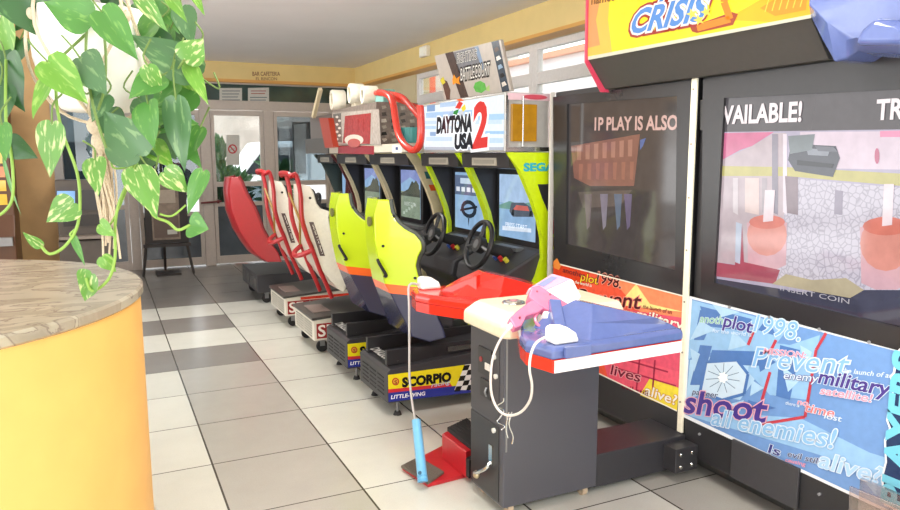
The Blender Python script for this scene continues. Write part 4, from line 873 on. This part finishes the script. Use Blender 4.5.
q.dp(0, XS, [(772, 284), (786, 274), (812, 280), (846, 278), (864, 290), (850, 298)], scr('b0a488', .75), 6); q.dp(0, XS, [(850, 290), (926, 290), (926, 332), (712, 284), (712, 278), (800, 292)], scr('4a4a5a', .6), 5)
q.dt(0, XS, 'INSERT COIN', (781, 290), (850, 304), 4.5, scr('b8b4bc', .7), 8, .0)
q.dt(0, XS, 'AVAILABLE!', (713.5, 124), (801.5, 121), 16.5, scr('e0d4d6', .9), 8, .03); q.dt(0, XS, 'TRY', (877, 119.5), (917, 117.7), 19, scr('e0d4d6', .9), 8, .03)
q.dp(0, XS, [(700, 100), (724, 100), (723, 130), (700, 130)], mat('29282a', .25), 9)
q.out('screen', TN, flat=True)
# blue poster
q = G()
q.dp(0, XP, [(689.5, 296), (925, 356), (925, 530), (683, 417)], prt('e2e6ea'), 1); q.dp(0, XP, [(692, 299), (925, 358.5), (925, 527), (685.5, 414.5)], prt('6d93c8', .05), 2)
LBm, LB2, DB, RDm = prt('8fb8de', .05), prt('a9cbe6', .05), prt('5076b2', .05), prt('b8404c', .05)
KL = [2.2]
for pts, m_ in [([(692, 300), (790, 326), (760, 365), (700, 350), (688, 360)], LBm), ([(700, 306), (752, 319), (744, 331), (706, 326)], DB), ([(690, 360), (740, 352), (760, 372), (740, 400), (700, 394), (686, 402)], LB2), ([(700, 345), (712, 346), (702, 385), (690, 385)], DB),
                ([(752, 340), (790, 345), (820, 335), (808, 400), (770, 395), (748, 372)], LBm), ([(712, 350), (775, 352), (766, 366), (708, 364)], DB), ([(684, 410), (800, 418), (925, 480), (925, 500), (820, 455), (690, 416)], LBm), ([(830, 440), (925, 470), (925, 527), (880, 500)], LBm),
                ([(700, 310), (716, 313), (704, 340), (694, 340)], DB), ([(780, 345), (800, 350), (790, 400), (776, 396)], DB)]: KL[0] += .25; q.dp(0, XP, pts, m_, KL[0])
hx = [(706, 362), (737, 360), (748, 374), (744, 394), (722, 400), (700, 392)]
for pts, m_ in [([(700, 320), (716, 330), (690, 340)], LB2), ([(733, 330), (748, 345), (728, 350)], LB2), ([(756, 350), (776, 362), (760, 372)], DB), ([(782, 366), (800, 380), (788, 392)], LB2), ([(748, 400), (776, 408), (750, 414)], DB), ([(800, 345), (812, 352), (806, 372)], LB2),
                ([(690, 348), (700, 354), (694, 372)], LB2), ([(730, 404), (744, 400), (740, 412)], LB2), ([(712, 304), (740, 312), (722, 317)], LB2), ([(768, 316), (776, 336), (758, 330)], DB), ([(752, 380), (764, 388), (750, 396)], LB2)]: KL[0] += .02; q.dp(0, XP, pts, m_, KL[0])
q.dp(0, XP, hx, prt('c4d8e8'), 5.6)
for i in range(6): q.dstroke(0, XP, [hx[i], hx[(i+1) % 6]], 3, DB, 6)
for i in range(11):
    t = 2*PI*i/11+.2; q.dstroke(0, XP, [(723+4*math.cos(t), 378+5*math.sin(t)), (723+17*math.cos(t), 378+15*math.sin(t))], .7, prt('6a7f98'), 6.5)
q.dp(0, XP, [(723+(5.5 if i % 2 else 3.6)*math.cos(i*PI/7), 377.5+(6 if i % 2 else 4)*math.sin(i*PI/7)) for i in range(14)], prt('fbfbf6'), 7)
for pts in ([(826, 333), (816, 350), (805, 417), (762, 424)], [(776, 340), (770, 352)], [(770, 372), (762, 400)], [(760, 315), (748, 345)]): q.dstroke(0, XP, pts, 3, RDm, 5)
PUR, LGB, PNK = prt('4a3a86'), prt('82b2de'), prt('e294a8')
OW = prt('cfdeee')
pt('another', (700, 322), (733, 325), 8, prt('8fc0a0'), 6, .02, .2, OW, .06); pt('plot', (724, 326), (752, 333), 13, PUR, 8, .04, .2, OW, .1); pt('1998.', (754, 331), (800, 341), 18, LGB, 6, .0, .2, OW, .05)
pt('for the world is', (713, 332), (752, 336.5), 4, OW, 8, .02); pt('MISSION:', (764, 353.5), (806, 358), 6, PNK, 9, .03, .2, OW, .08); pt('Prevent', (753, 366), (847, 375), 20, LGB, 7, .0, .2, OW, .05)
pt('the launch of an', (842, 372), (893, 378), 5, OW, 8); pt('enemy', (784, 378.5), (818, 382), 8, OW, 8, .02, .2, PUR, .06); pt('military', (819, 382.5), (889, 396), 14.5, PUR, 9, .04, .2, OW, .1); pt('satellite!', (821, 393.5), (872, 402), 8, PNK, 11, .03, .2, OW, .1)
pt('no', (798, 404), (808, 406), 6, PNK, 8, .03, .2, OW, .08); pt('time', (805, 411), (834, 417), 9, prt('e87a7a'), 8, .03, .2, OW, .1); pt('lost', (825, 418), (842, 421.5), 6, OW, 9); pt('there is', (786, 404), (800, 407), 3.5, OW, 8)
pt('partner', (693, 394), (718, 398), 6, prt('3a4466'), 8, .02, .2, OW, .06); pt('shoot', (685, 412), (765, 422), 23, PUR, 9, .05, .15, prt('e0a8b8'), .11); pt('all enemies!', (712, 424), (833, 448), 17, prt('86b4dc'), 11, .02, .2, OW, .07)
pt('Is', (769, 452), (780, 456), 9, prt('3a3a7a'), 8, .03, .2, OW, .08); pt('evil still', (788, 456), (820, 464), 6, prt('4a4a70'), 8, .02, .2, OW, .06); pt('causing', (786, 461), (806, 466), 4, PNK, 8); pt('alive?', (819, 466), (880, 484), 17, prt('a4c8e8'), 10, .02, .2, OW, .07)
# vertical name at the poster's near end
q.dp(0, XP, [(903, 345), (896, 352), (893, 372), (890, 376), (892, 392), (886, 420), (889, 428), (884, 440), (885, 462), (881, 478), (884, 505), (925, 525), (925, 356)], prt('e2e6ea'), 12)
q.dp(0, XP, [(905, 350), (898, 356), (895, 374), (892, 378), (894, 392), (888, 420), (891, 428), (886, 442), (887, 462), (883, 478), (886, 503), (925, 523), (925, 358)], prt('20365c'), 13)
cyn = prt('6fc0d8')
O_ = un(912, 512, 0, XP)
q.text(V3(2.4, un(907, 505, 0, XP).y, .30)+V3(.1, 0, 0), V3(0, 0, .56), V3(0, .085, 0), (-1, 0, 0), 'PLAYERS', cyn, 14, .05, .0)
q.out('poster', TN, flat=True)
q = G()
for a in ((752, 452, 4), (760, 445, 0), (792, 480, 0)): pass
for x, y in ((730, 312), (770, 322), (820, 334), (870, 347), (700, 428), (740, 448), (780, 468), (820, 488)):
    p_ = un(x, y-5 if y < 400 else y+6, 0, 2.5); q.cyl((2.492, p_.y, p_.z), (2.5, p_.y, p_.z), .006, .006, mat('8a8a8c', .3))
q.out('screw', TN)
q = G(); q.box(2.485, 2.5, 1.9, 2.25, .10, .28, mat('3c3b3e', .4)); q.out('hatch', TN, bevel=.004)
# divider strips
q = G(); q.box(2.486, 2.4995, YM-.010, YM+.024, .195, 1.90, mat('efe8cf', .35)); 
dv = tag(q.out('divider_strip', bevel=.003), 'tall cream white trim strip standing between the two shooting cabinets', 'trim strip')
for k in range(7): G().cyl((2.483, YM+.007, .35+k*.25), (2.486, YM+.007, .35+k*.25), .005, .005, mat('8a8070', .5)).out('rivet', dv)
q = G(); q.box(2.490, 2.519, 3.762, 3.776, .05, 1.93, mat('cfcac2', .35)); q.out('edge_trim', TM)
# marquee box
XM = 2.344
mt = thing('time_crisis_marquee', 'yellow marquee box with the blue and orange CRISIS 2 logo over both shooting cabinets', 'sign', (2.6, 2.5, 1.96))
q = G(); q.prism([(XM, 2.05), (XM, 2.62), (3.2, 2.62), (3.2, 1.932), (2.518, 1.932), (2.518, 1.90), (2.46, 1.90)], 1, 1.87, 3.2, mat('44423f', .5)); q.out('housing', mt, bevel=.003)
q = G(); q.prism([(XM-.012, 2.04), (XM-.012, 2.63), (XM+.02, 2.63), (XM+.02, 2.06), (2.49, 1.885), (2.44, 1.885)], 1, 3.2, 3.215, mat('c8405a', .3)); q.out('side_trim', mt)
q = G(); Xm = XM-.001; YL = lambda c: mat(c, .2, emit=.9, vary=.06, scale=5)
q.dp(0, Xm, [(588, 60), (811, 18), (811, -60), (586, -60)], YL('f0dc2c'), 1)
q.dp(0, Xm, [(588, 56), (612, 52), (608, 20), (614, -60), (587, -60)], YL('f0bc50'), 2); q.dp(0, Xm, [(588, 48), (600, 45), (596, 20), (600, 0), (588, 0)], YL('e0985a'), 3)
q.dp(0, Xm, [(724, 20), (760, 0), (811, -20), (811, 14), (770, 22)], YL('f4b828'), 2); q.dp(0, Xm, [(760, 8), (790, -10), (808, -10), (806, 10), (775, 16)], YL('ec9a2c'), 3)
for k in range(6): q.dstroke(0, Xm, [(765+k*7, 12-k), (772+k*7, -12-k)], 1, YL('f6d850'), 4)
q.dp(0, Xm, [(588, 60), (811, 18), (811, 14.5), (588, 56.5)], mat('f6f0d4', .3, emit=.6), 5)
# 2 in orange
two = [(699, 30), (694, 23), (716, 10), (722, -8), (712, -10), (708, 0), (700, -2), (704, -24), (730, -28), (736, -12), (730, 6), (722, 14), (735, 11), (731, 24)]
q.dp(0, Xm, [(692, 31.5), (690, 27), (732, 12), (738, 14), (733, 25), (697, 33)], YL('a8482c'), 6); q.dstroke(0, Xm, [(697, 28), (730, 19), (724, 2), (727, -20)], 7, YL('f0882c'), 7)
for m_, bo, k in ((YL('a83c34'), .16, 8), (YL('f0e8e0'), .09, 9), (YL('5a8ed0'), .03, 10)):
    q.dt(0, Xm, 'CRISIS', (630.5, 34), (703, 19.5), 21.5, m_, k, bo, .45)
    q.dt(0, Xm, 'TIME', (655, 2), (712, -8), 19, m_, k, bo, .45)
for x, y in ((699, 20), (692, 14), (706, 12)): q.dp(0, Xm, [(x+(6 if i % 2 else 2.5)*math.cos(i*PI/5), y+(6 if i % 2 else 2.5)*math.sin(i*PI/5)) for i in range(10)], YL('f0d85a'), 12)
q.dt(0, Xm, 'namco', (592, 4.5), (616, 0), 9, YL('8a5a24'), 6, .03)
q.out('sign_face', mt, flat=True)
# blue fairing at the near end of the marquee
bf = thing('blue_plastic_fairing', 'glossy blue moulded plastic fairing at the near end of the yellow marquee', 'fairing', (2.5, 1.6, 1.86))
def ring(x, s=0): return [un(a, b, 0, x) for a, b in [(812, -40), (812, 18+s), (822, 40+s), (836, 62+s*.6), (850, 58+s*.5), (862, 50), (880, 56), (915, 56), (940, 40), (940, -40)]]
q = G(); r0 = [un(a, b, 0, 2.344) for a, b in [(811, -40), (811, 17), (821, 38), (834, 62), (846, 59), (858, 51), (874, 56), (925, 57), (960, 57), (960, -40)]]
r1 = [p+V3(-.07, -.045, .03) for p in r0]; r1[0] = r0[0]+V3(-.07, -.06, 0); r1[3] = r0[3]+V3(-.02, -.05, .06); r1[4] = r0[4]+V3(-.03, -.02, .06); r1[2] = r0[2]+V3(-.05, -.06, .04)
r2 = [p+V3(.6, 0, 0) for p in r0]
q.loft([r2, r0, r1], BLUEP); q.out('shell', bf, smooth=True, bevel=.012, seg=3)
q = G(); c = [un(a, b, 0, 2.25) for a, b in [(858, 46), (866, 30), (880, 18), (905, 22), (925, 45)]]
q.loft([[p+V3(.02, 0, 0) for p in c], [p+V3(-.03, 0, 0) for p in c]], BLUEP); q.out('moulded_boss', bf, smooth=True, bevel=.02, seg=3)
# clear plastic holder at the near edge
q = G(); A = [un(x, y, 0, 2.3) for x, y in [(849, 486), (915, 512), (915, 560), (847, 560)]]
ACR = glass_mat('clear_acrylic', (.92, .82, .80), .12, .08)
q.add(A+[p+V3(.012, 0, 0) for p in A], [(0, 1, 2, 3), (7, 6, 5, 4), (0, 4, 5, 1), (1, 5, 6, 2), (2, 6, 7, 3), (3, 7, 4, 0)], ACR)
ah = thing('acrylic_leaflet_holder', 'clear pinkish acrylic leaflet holder standing before the nearest cabinet', 'leaflet holder', (2.3, 1.5, 0))
q.out('front_sheet', ah, bevel=.003)
G().box(2.28, 2.40, 1.25, 1.57, 0, .02, mat('d8c8c4', .3)).out('base', ah); G().box(2.38, 2.395, 1.25, 1.57, .02, .40, ACR).out('rear_sheet', ah)

# ================================================================ GUN PEDESTAL
PX0, PX1, PY0, PY1 = 1.462, 1.955, 2.53, 2.83
pd = thing('gun_pedestal', 'charcoal coin tower with a cream console top standing before the shooting cabinets', 'pedestal', (1.7, 2.68, 0))
TW = mat('4d4d54', .35, .1, bump=.03, scale=200)
q = G(); q.box(PX0, PX1, PY0, PY1, .045, .80, TW); q.out('tower_body', pd, bevel=.006)
q = G(); q.box(PX0-.004, PX0, PY0+.035, PY1-.005, .06, .40, BLACK2); q.box(PX0-.004, PX0, PY0+.035, PY1-.005, .41, .80, mat('3f3e42', .4)); q.out('coin_door', pd, bevel=.002)
q = G(); q.box(PX0-.012, PX0-.004, 2.62, 2.74, .60, .72, BLACK2); q.box(PX0-.016, PX0-.012, 2.63, 2.67, .63, .66, mat('d8d4cc', .4)); q.cyl((PX0-.016, 2.71, .665), (PX0-.01, 2.71, .665), .012, .012, mat('8a3030', .4)); q.out('coin_slot', pd)
q = G(); q.box(PX0-.012, PX0-.004, 2.63, 2.72, .50, .58, BLACK2); q.tube([(PX0-.012, 2.66, .55), (PX0-.02, 2.66, .53), (PX0-.012, 2.66, .51)], .005, STEEL); q.out('coin_return', pd)
for yy, zz in ((2.60, .375), (2.60, .70), (2.585, .62)): G().cyl((PX0-.014, yy, zz), (PX0, yy, zz), .011, .011, mat('dcdcd6', .3)).out('lock_button', pd)
q = G(); q.box(PX0-.012, PX0-.004, 2.61, 2.64, .21, .30, CHROME); q.tube([(PX0-.012, 2.625, .22), (PX0-.035, 2.62, .20), (PX0-.05, 2.66, .17), (PX0-.05, 2.70, .15)], .008, CHROME, 8); q.ball((PX0-.04, 2.70, .14), .015, .02, .018, mat('b8a888', .4, .6)); q.out('padlock_hasp', pd, smooth=True)
q = G(); q.box(PX0+.008, PX0+.016, PY0-.004, PY0, .3, .80, STEEL); q.out('hinge', pd)
for (x, y) in ((PX0+.05, PY0+.04), (PX1-.05, PY0+.04), (PX0+.05, PY1-.04), (PX1-.05, PY1-.04)):
    q = G(); q.cyl((x-.012, y, .026), (x+.012, y, .026), .026, .026, mat('b9a48a', .5)); q.box(x-.018, x+.018, y-.018, y+.018, .03, .05, STEEL); q.out('caster_wheel', pd)
q = G(); cz = .80
a0, a1, b0, b1 = 1.435, 2.06, 2.485, 2.885
R0 = [(a0, b0), (a1, b0), (a1, b1), (a0, b1)]
q.loft([[(x, y, cz) for x, y in [(a0, b0+.03), (a0+.03, b0), (a1, b0), (a1, b1), (a0+.03, b1), (a0, b1-.03)]], [(x, y, cz+.055) for x, y in [(a0, b0+.03), (a0+.03, b0), (a1, b0), (a1, b1), (a0+.03, b1), (a0, b1-.03)]], [(x, y, cz+.105) for x, y in [(a0+.05, b0+.07), (a0+.08, b0+.045), (a1, b0+.045), (a1, b1-.045), (a0+.08, b1-.045), (a0+.05, b1-.07)]]], CREAM)
q.out('console_top', pd, bevel=.012, seg=3)
q = G(); cB = V3(1.60, 2.69, cz+.106); q.cyl(cB, cB+V3(0, 0, .006), .052, .05, CHROME, 28); q.cyl(cB+V3(0, 0, .006), cB+V3(0, 0, .011), .036, .033, mat('b8b0a4', .2, .5), 24); q.cyl(cB+V3(.0, 0, .011), cB+V3(0, 0, .0125), .018, .018, mat('c88a94', .3)); q.out('start_button', pd, smooth=True)
q = G(); q.box(1.80, 1.87, 2.66, 2.78, cz+.105, cz+.125, BLACK2); q.out('sensor_block', pd, bevel=.003)
# foot beam
q = G(); q.box(PX1, 2.498, 2.545, 2.80, .03, .19, mat('323135', .4)); q.box(2.36, 2.499, 2.46, 2.545, .05, .17, mat('3a393c', .35, .2))
for x, z in ((2.39, .08), (2.46, .08), (2.39, .14), (2.46, .14)): q.cyl((x, 2.452, z), (x, 2.46, z), .01, .01, CHROME)
fb = tag(q.out('foot_beam', bevel=.005), 'low black steel beam joining the coin tower to the shooting cabinets on the floor', 'beam')
# blue holster hood (near side) -- outlines measured on their planes
def hood(name, label, sy, main, band1, band2):
    """sy=+1: near side hood below the tower centre; sy=-1: its mirror"""
    t = thing(name, label, 'gun holster', (1.7, 2.68-sy*.4, .8))
    my = lambda y: y if sy > 0 else 2*2.68-y
    zb, z1, z2 = .825, .852, .875
    foot = [(1.375, 2.26), (1.345, 2.17), (1.375, 2.04), (1.975, 2.055), (1.99, 2.07), (1.99, 2.52), (1.52, 2.52), (1.45, 2.40)]
    q = G(); P = [(x, my(y)) for x, y in foot]
    n = len(P)
    q.loft([[(x, y, zb-.03) for x, y in P], [(x, y, z1-.01) for x, y in P]], band1)
    # white length of the band on the long side
    L2 = [(1.38, 2.04), (1.975, 2.055)]
    q2 = [(L2[0][0], my(L2[0][1]-.003), zb-.03), (L2[1][0], my(L2[1][1]-.003), zb-.03), (L2[1][0], my(L2[1][1]-.003), z1-.012), (L2[0][0], my(L2[0][1]-.003), z1-.012)]
    q.add(q2+[(a, b+.002*sy, c) for a, b, c in q2], [(0, 1, 2, 3), (7, 6, 5, 4), (0, 4, 5, 1), (2, 6, 7, 3), (0, 3, 7, 4), (1, 5, 6, 2)], band2)
    q.out('striped_band', t, bevel=.003)
    q = G(); sc = lambda s, z, dy=0: [(1.67+(x-1.67)*s, my(2.27+(y-2.27)*s+dy), z) for x, y in foot]
    q.loft([sc(1.01, z1-.01), sc(1.01, z1+.02), sc(.97, z1+.035)], main)
    q.out('tray', t, smooth=False, bevel=.01, seg=3)
    # raised wedge housing
    lo = [(1.545, 2.065), (1.975, 2.06), (1.978, 2.5), (1.60, 2.5), (1.47, 2.33)]
    mi = [(1.60, 2.13), (1.965, 2.10), (1.968, 2.47), (1.65, 2.48), (1.54, 2.33)]
    hi_ = [(1.665, 2.215, .985), (1.95, 2.16, .91), (1.95, 2.32, .905), (1.73, 2.36, .965), (1.65, 2.30, .985)]
    q = G(); q.hexa([(1.475, my(2.16), z1+.03), (1.515, my(2.14), z1+.03), (1.60, my(2.36), z1+.03), (1.56, my(2.40), z1+.03), (1.485, my(2.19), z1+.05), (1.515, my(2.17), z1+.05), (1.61, my(2.34), .985), (1.575, my(2.37), .985)], main); q.out('slot_rail', t, bevel=.004)
    q = G(); q.loft([[(x, my(y), z1+.03) for x, y in lo], [(x, my(y), z1+.03+(h[2]-z1-.03)*.5) for (x, y), h in zip(mi, hi_)], [(x, my(y), h) for x, y, h in hi_]], main)
    q.add([(x, my(y), z1+.033) for x, y in ((1.45, 2.30), (1.56, 2.09), (1.585, 2.13), (1.48, 2.34))], [(0, 1, 2, 3)], main)
    q.out('housing', t, bevel=.006, seg=2)
    # white dome with clip
    q = G(); dc = V3(1.445, my(2.095), z1+.035)
    pts = [(dc.x-.05, 0), (dc.x-.05, .058), (dc.x-.03, .063), (dc.x+.01, .058), (dc.x+.045, .035), (dc.x+.06, 0)]
    q.prism([(a, dc.z+b) for a, b in pts], 1, dc.y-.035, dc.y+.035, mat('f4f2ee', .3)); q.out('cable_cap', t, bevel=.012, seg=3)
    q = G(); q.box(dc.x-.03, dc.x+.08, my(2.028)-.008, my(2.028)+.008, z1-.005, z1+.035, main); q.out('clip', t, bevel=.003)
    return t, dc
h1, dc1 = hood('blue_gun_holster', 'blue plastic gun holster hood with a red and white band', 1, BLUEP, mat('d83224', .25, coat=.3), mat('efe9ec', .25, coat=.3))
h2, dc2 = hood('red_gun_holster', 'red plastic gun holster hood with a white cable cap', -1, REDP, REDP, REDP)
# cables
CBL = mat('d3cbc4', .4)
q = G(); q.tube([(dc1.x-.05, dc1.y, dc1.z+.03)]+[un(x, y, 1, yy) for x, y, yy in [(537, 342, 2.08), (531, 354, 2.03), (529.5, 370, 2.0), (532, 385, 2.02), (530, 400, 2.06), (521, 412, 2.12), (508, 415.5, 2.18), (497, 408, 2.24), (491, 390, 2.26), (492, 362, 2.27), (499, 342, 2.27), (507, 331, 2.26)]], .0048, CBL, 8)
gc = tag(q.out('gun_cable', smooth=True), 'pale cable looping from the blue holster cap to the pink gun', 'cable')
q = G(); q.tube([un(500+random.uniform(-3, 6), 398+i*4, 1, 2.24) for i in range(9)], .0025, CHROME, 5); q.tube([un(512, 412, 1, 2.2), un(509, 424, 1, 2.2), un(513, 436, 1, 2.2), un(512, 444, 1, 2.2)], .0025, CHROME, 5); q.tube([un(509, 412, 1, 2.21), un(506, 428, 1, 2.21), un(508, 438, 1, 2.21)], .0025, CHROME, 5)
tag(q.out('steel_chain', smooth=True), 'thin steel chain dangling from the gun cable loop beside the tower', 'chain')
q = G(); tx, ty = 1.30, dc2.y
p0 = V3(dc2.x-.055, dc2.y, dc2.z+.025)
q.tube([p0, p0+V3(-.05, 0, .0), V3(1.335, ty-.01, .80), V3(1.33, ty-.02, .62), V3(1.325, ty-.03, .45), V3(1.325, ty-.06, .33), V3(1.312, ty-.13, .26)], .006, mat('b9b4b0', .35, .3), 8)
tag(q.out('gun_cable', smooth=True), 'grey white cable hanging straight down from the red holster cap to a blue sleeve', 'cable')
q = G(); q.cyl((1.308, ty-.15, .27), (1.262, ty-.33, .05), .022, .024, mat('6fb4dc', .3)); q.cyl((1.265, ty-.318, .064), (1.261, ty-.334, .040), .025, .025, mat('5aa4d0', .3)); q.cyl((1.247, ty-.335, .09), (1.242, ty-.342, .09), .008, .008, mat('3a6a8a', .5))
tag(q.out('blue_cable_sleeve', smooth=True), 'light blue taped sleeve standing on the black pedal tread under the hanging cable', 'sleeve')
# pink gun, built along its barrel then placed across the console
gun = thing('pink_light_gun', 'pink and white plastic light gun lying on the cream console and blue holster', 'light gun', (1.6, 2.4, .93))
PNKP = mat('dd7898', .25, coat=.3); PNKR = mat('d8486a', .25, coat=.3)
ex = V3(.88, .36, .30).normalized(); nn = V3(-.28, -.72, .62); nn = (nn-ex*nn.dot(ex)).normalized(); ez = nn.cross(ex); ez = -ez if ez.z < 0 else ez
go = V3(1.60, 2.44, .965)
def gp(a, b, c): return go+ex*a+ez*b+nn*c   # a forward, b up the gun, c out of its side
def gpr(pts, c0, c1, m, name, bev=.006):
    q = G(); n = len(pts); q.loft([[gp(a, b, c0) for a, b in pts], [gp(a, b, c1) for a, b in pts]], m); return q.out(name, gun, bevel=bev, seg=2)
GO = V3(1.52, 2.40, .965)
def ug(x, y, c=0):
    d = un(x, y, 1, 5)-CP; return CP+d*((GO-CP).dot(nn)/d.dot(nn))+nn*c
def gl(pts, c0, c1, m, name, bev=.005):
    q = G(); q.loft([[ug(x, y, c0) for x, y in pts], [ug(x, y, c1) for x, y in pts]], m); return q.out(name, gun, bevel=bev, seg=2)
gl([(527, 300), (530, 290), (537, 288.5), (571, 310), (575, 315.5), (570, 324), (556, 319), (537, 308)], -.024, .022, PNKP, 'receiver')
gl([(508, 320.5), (516, 313), (528, 304), (537, 300), (547, 308), (537.5, 314.5), (525, 318.5), (520.5, 328), (513.5, 330.5)], -.018, .018, PNKP, 'grip')
gl([(527.5, 290), (551, 275), (572, 281), (580.5, 298), (570, 310.5), (541, 291)], -.030, .010, mat('f5eef0', .25, coat=.3), 'white_slide')
gl([(529.5, 289.5), (551, 276), (569, 281), (545, 292)], .0102, .014, mat('d9a3b8', .3), 'top_label', 0)
gl([(536, 287), (550, 278.5), (556, 280), (543, 289)], .0141, .016, mat('8a8fc0', .3), 'top_label', 0)
gl([(570, 311), (575, 315.5), (564, 330.5), (551, 329), (556, 319.5), (562, 321)], -.022, .020, PNKR, 'lower_frame')
q = G(); q.tube([ug(539, 312), ug(535, 318), ug(538, 325), ug(546, 328.5), ug(556, 326)], .006, PNKP, 8); q.out('trigger_guard', gun, smooth=True)
q = G(); q.tube([ug(547, 312), ug(549, 318), ug(546, 323)], .005, PNKR, 8); q.out('trigger', gun, smooth=True)
for x, y in ((518, 321), (548, 298), (563, 312), (567, 320), (535, 295)):
    q = G(); q.cyl(ug(x, y, .018), ug(x, y, .0245), .004, .004, mat('8a3a50', .4), 10); q.out('screw', gun)
q = G(); q.cyl(ug(545, 318.5, -.005), ug(545, 318.5, .024), .018, .018, WHITE, 18); q.out('label_disc', gun)
gp = lambda a, b, c: ug(511-(-.06-a)*400, 325-(-.13-b)*100, 0)
# cord grip to cable
q = G(); q.cyl(ug(512, 325), ug(508, 329), .012, .009, WHITE); q.out('strain_relief', gun)
q = G(); e1 = ug(508, 329); g0 = un(507, 331, 1, 2.26); q.tube([g0, e1.lerp(g0, .5), e1], .0048, CBL, 8); o = q.out('cable_end', None, smooth=True); o.parent = gc
# red pedal
pe = thing('foot_pedal', 'red steel foot pedal with a black tread plate on the tiles', 'pedal', (1.5, 3.15, 0))
ang = lambda p: p
pl = [un(x, y, 2, 0) for x, y in [(402, 470), (428, 487.5), (469, 477), (472, 452), (446, 447)]]
q = G(); q.loft([[(p.x, p.y, .0) for p in pl], [(p.x, p.y, .02) for p in pl]], RED2); q.out('base_plate', pe, bevel=.003)
tp = [un(x, y, 2, .025) for x, y in [(401, 467), (428, 484), (444, 473), (419, 458)]]
q = G(); q.loft([[(p.x, p.y, .0205) for p in tp], [(p.x, p.y, .034) for p in tp]], mat('6b6257', .7, bump=.9, scale=260, vary=.35)); q.out('tread_plate', pe, bevel=.002)
a, b = un(442, 458, 2, .02), un(466, 478, 2, .02)
c_, d_ = a+V3(.20, .10, 0), b+V3(.16, .08, 0)
q = G(); q.loft([[(p.x, p.y, .02) for p in (a, b, d_, c_)], [(p.x, p.y, .15) for p in (a, b, d_, c_)]], RED2); q.out('housing', pe, bevel=.004)
q = G(); n_ = (b-a).normalized()
for k in range(7):
    m0 = a.lerp(c_, .2+k/9); m1 = b.lerp(d_, .2+k/9); w0 = (c_-a)*.09
    q.loft([[(p.x, p.y, .1505) for p in (m0, m1, m1+w0, m0+w0)], [(p.x, p.y, .17) for p in (m0, m1, m1+w0, m0+w0)]], RUB)
q.out('rubber_grille', pe)
bx_ = b-(b-a)*.0
q = G(); q.loft([[(p.x, p.y, .03) for p in (b+V3(.002, -.03, 0), d_+V3(.002, -.03, 0), d_, b)], [(p.x, p.y, .12) for p in (b+V3(.002, -.03, 0), d_+V3(.002, -.03, 0), d_, b)]], RUB); q.out('side_bracket', pe)

# ================================================================ LIGHT
w = bpy.data.worlds.new('daylight'); SC.world = w; w.use_nodes = True; nt = w.node_tree; bg = nt.nodes['Background']
tc = nt.nodes.new('ShaderNodeTexCoord'); sp = nt.nodes.new('ShaderNodeSeparateXYZ'); rp = nt.nodes.new('ShaderNodeValToRGB')
nt.links.new(tc.outputs['Generated'], sp.inputs[0]); nt.links.new(sp.outputs[2], rp.inputs[0]); nt.links.new(rp.outputs[0], bg.inputs[0])
rp.color_ramp.elements[0].color = (1.6, 1.62, 1.62, 1); rp.color_ramp.elements[1].color = (.80, .90, 1, 1); rp.color_ramp.elements[0].position = 0; e = rp.color_ramp.elements.new(.02); e.color = (1, .98, .95, 1)  # below the horizon raised brighter than the sky, added to light the ceiling
bg.inputs[1].default_value = 2.8
def area(name, loc, rot, sx, sy_, e, c=(1, 1, 1)):
    l = bpy.data.lights.new(name, 'AREA'); l.shape = 'RECTANGLE'; l.size = sx; l.size_y = sy_; l.energy = e; l.color = c
    o = bpy.data.objects.new(name, l); COL.objects.link(o); o.location = loc; o.rotation_euler = rot
area('ceiling_fill', (1.0, -1.2, 2.8), (0, 0, 0), 1.2, .3, 60, (1, .97, .92)); area('ceiling_fill', (1.2, 2.2, 2.82), (0, 0, 0), 1.2, .3, 40, (1, .97, .92)); area('ceiling_fill', (1.0, 6.4, 2.82), (0, 0, 0), 1.2, .3, 45, (1, .97, .92))  # unseen fill lights added under the ceiling to brighten the room
SC.view_settings.view_transform = 'Standard'; SC.view_settings.look = 'None'; SC.view_settings.gamma = 1; SC.view_settings.use_curve_mapping = False
SC.view_settings.exposure = .22
SC.cycles.use_denoising = True; SC.cycles.max_bounces = 8; SC.cycles.diffuse_bounces = 5; SC.cycles.sample_clamp_indirect = 4; SC.cycles.caustics_reflective = False; SC.cycles.caustics_refractive = False
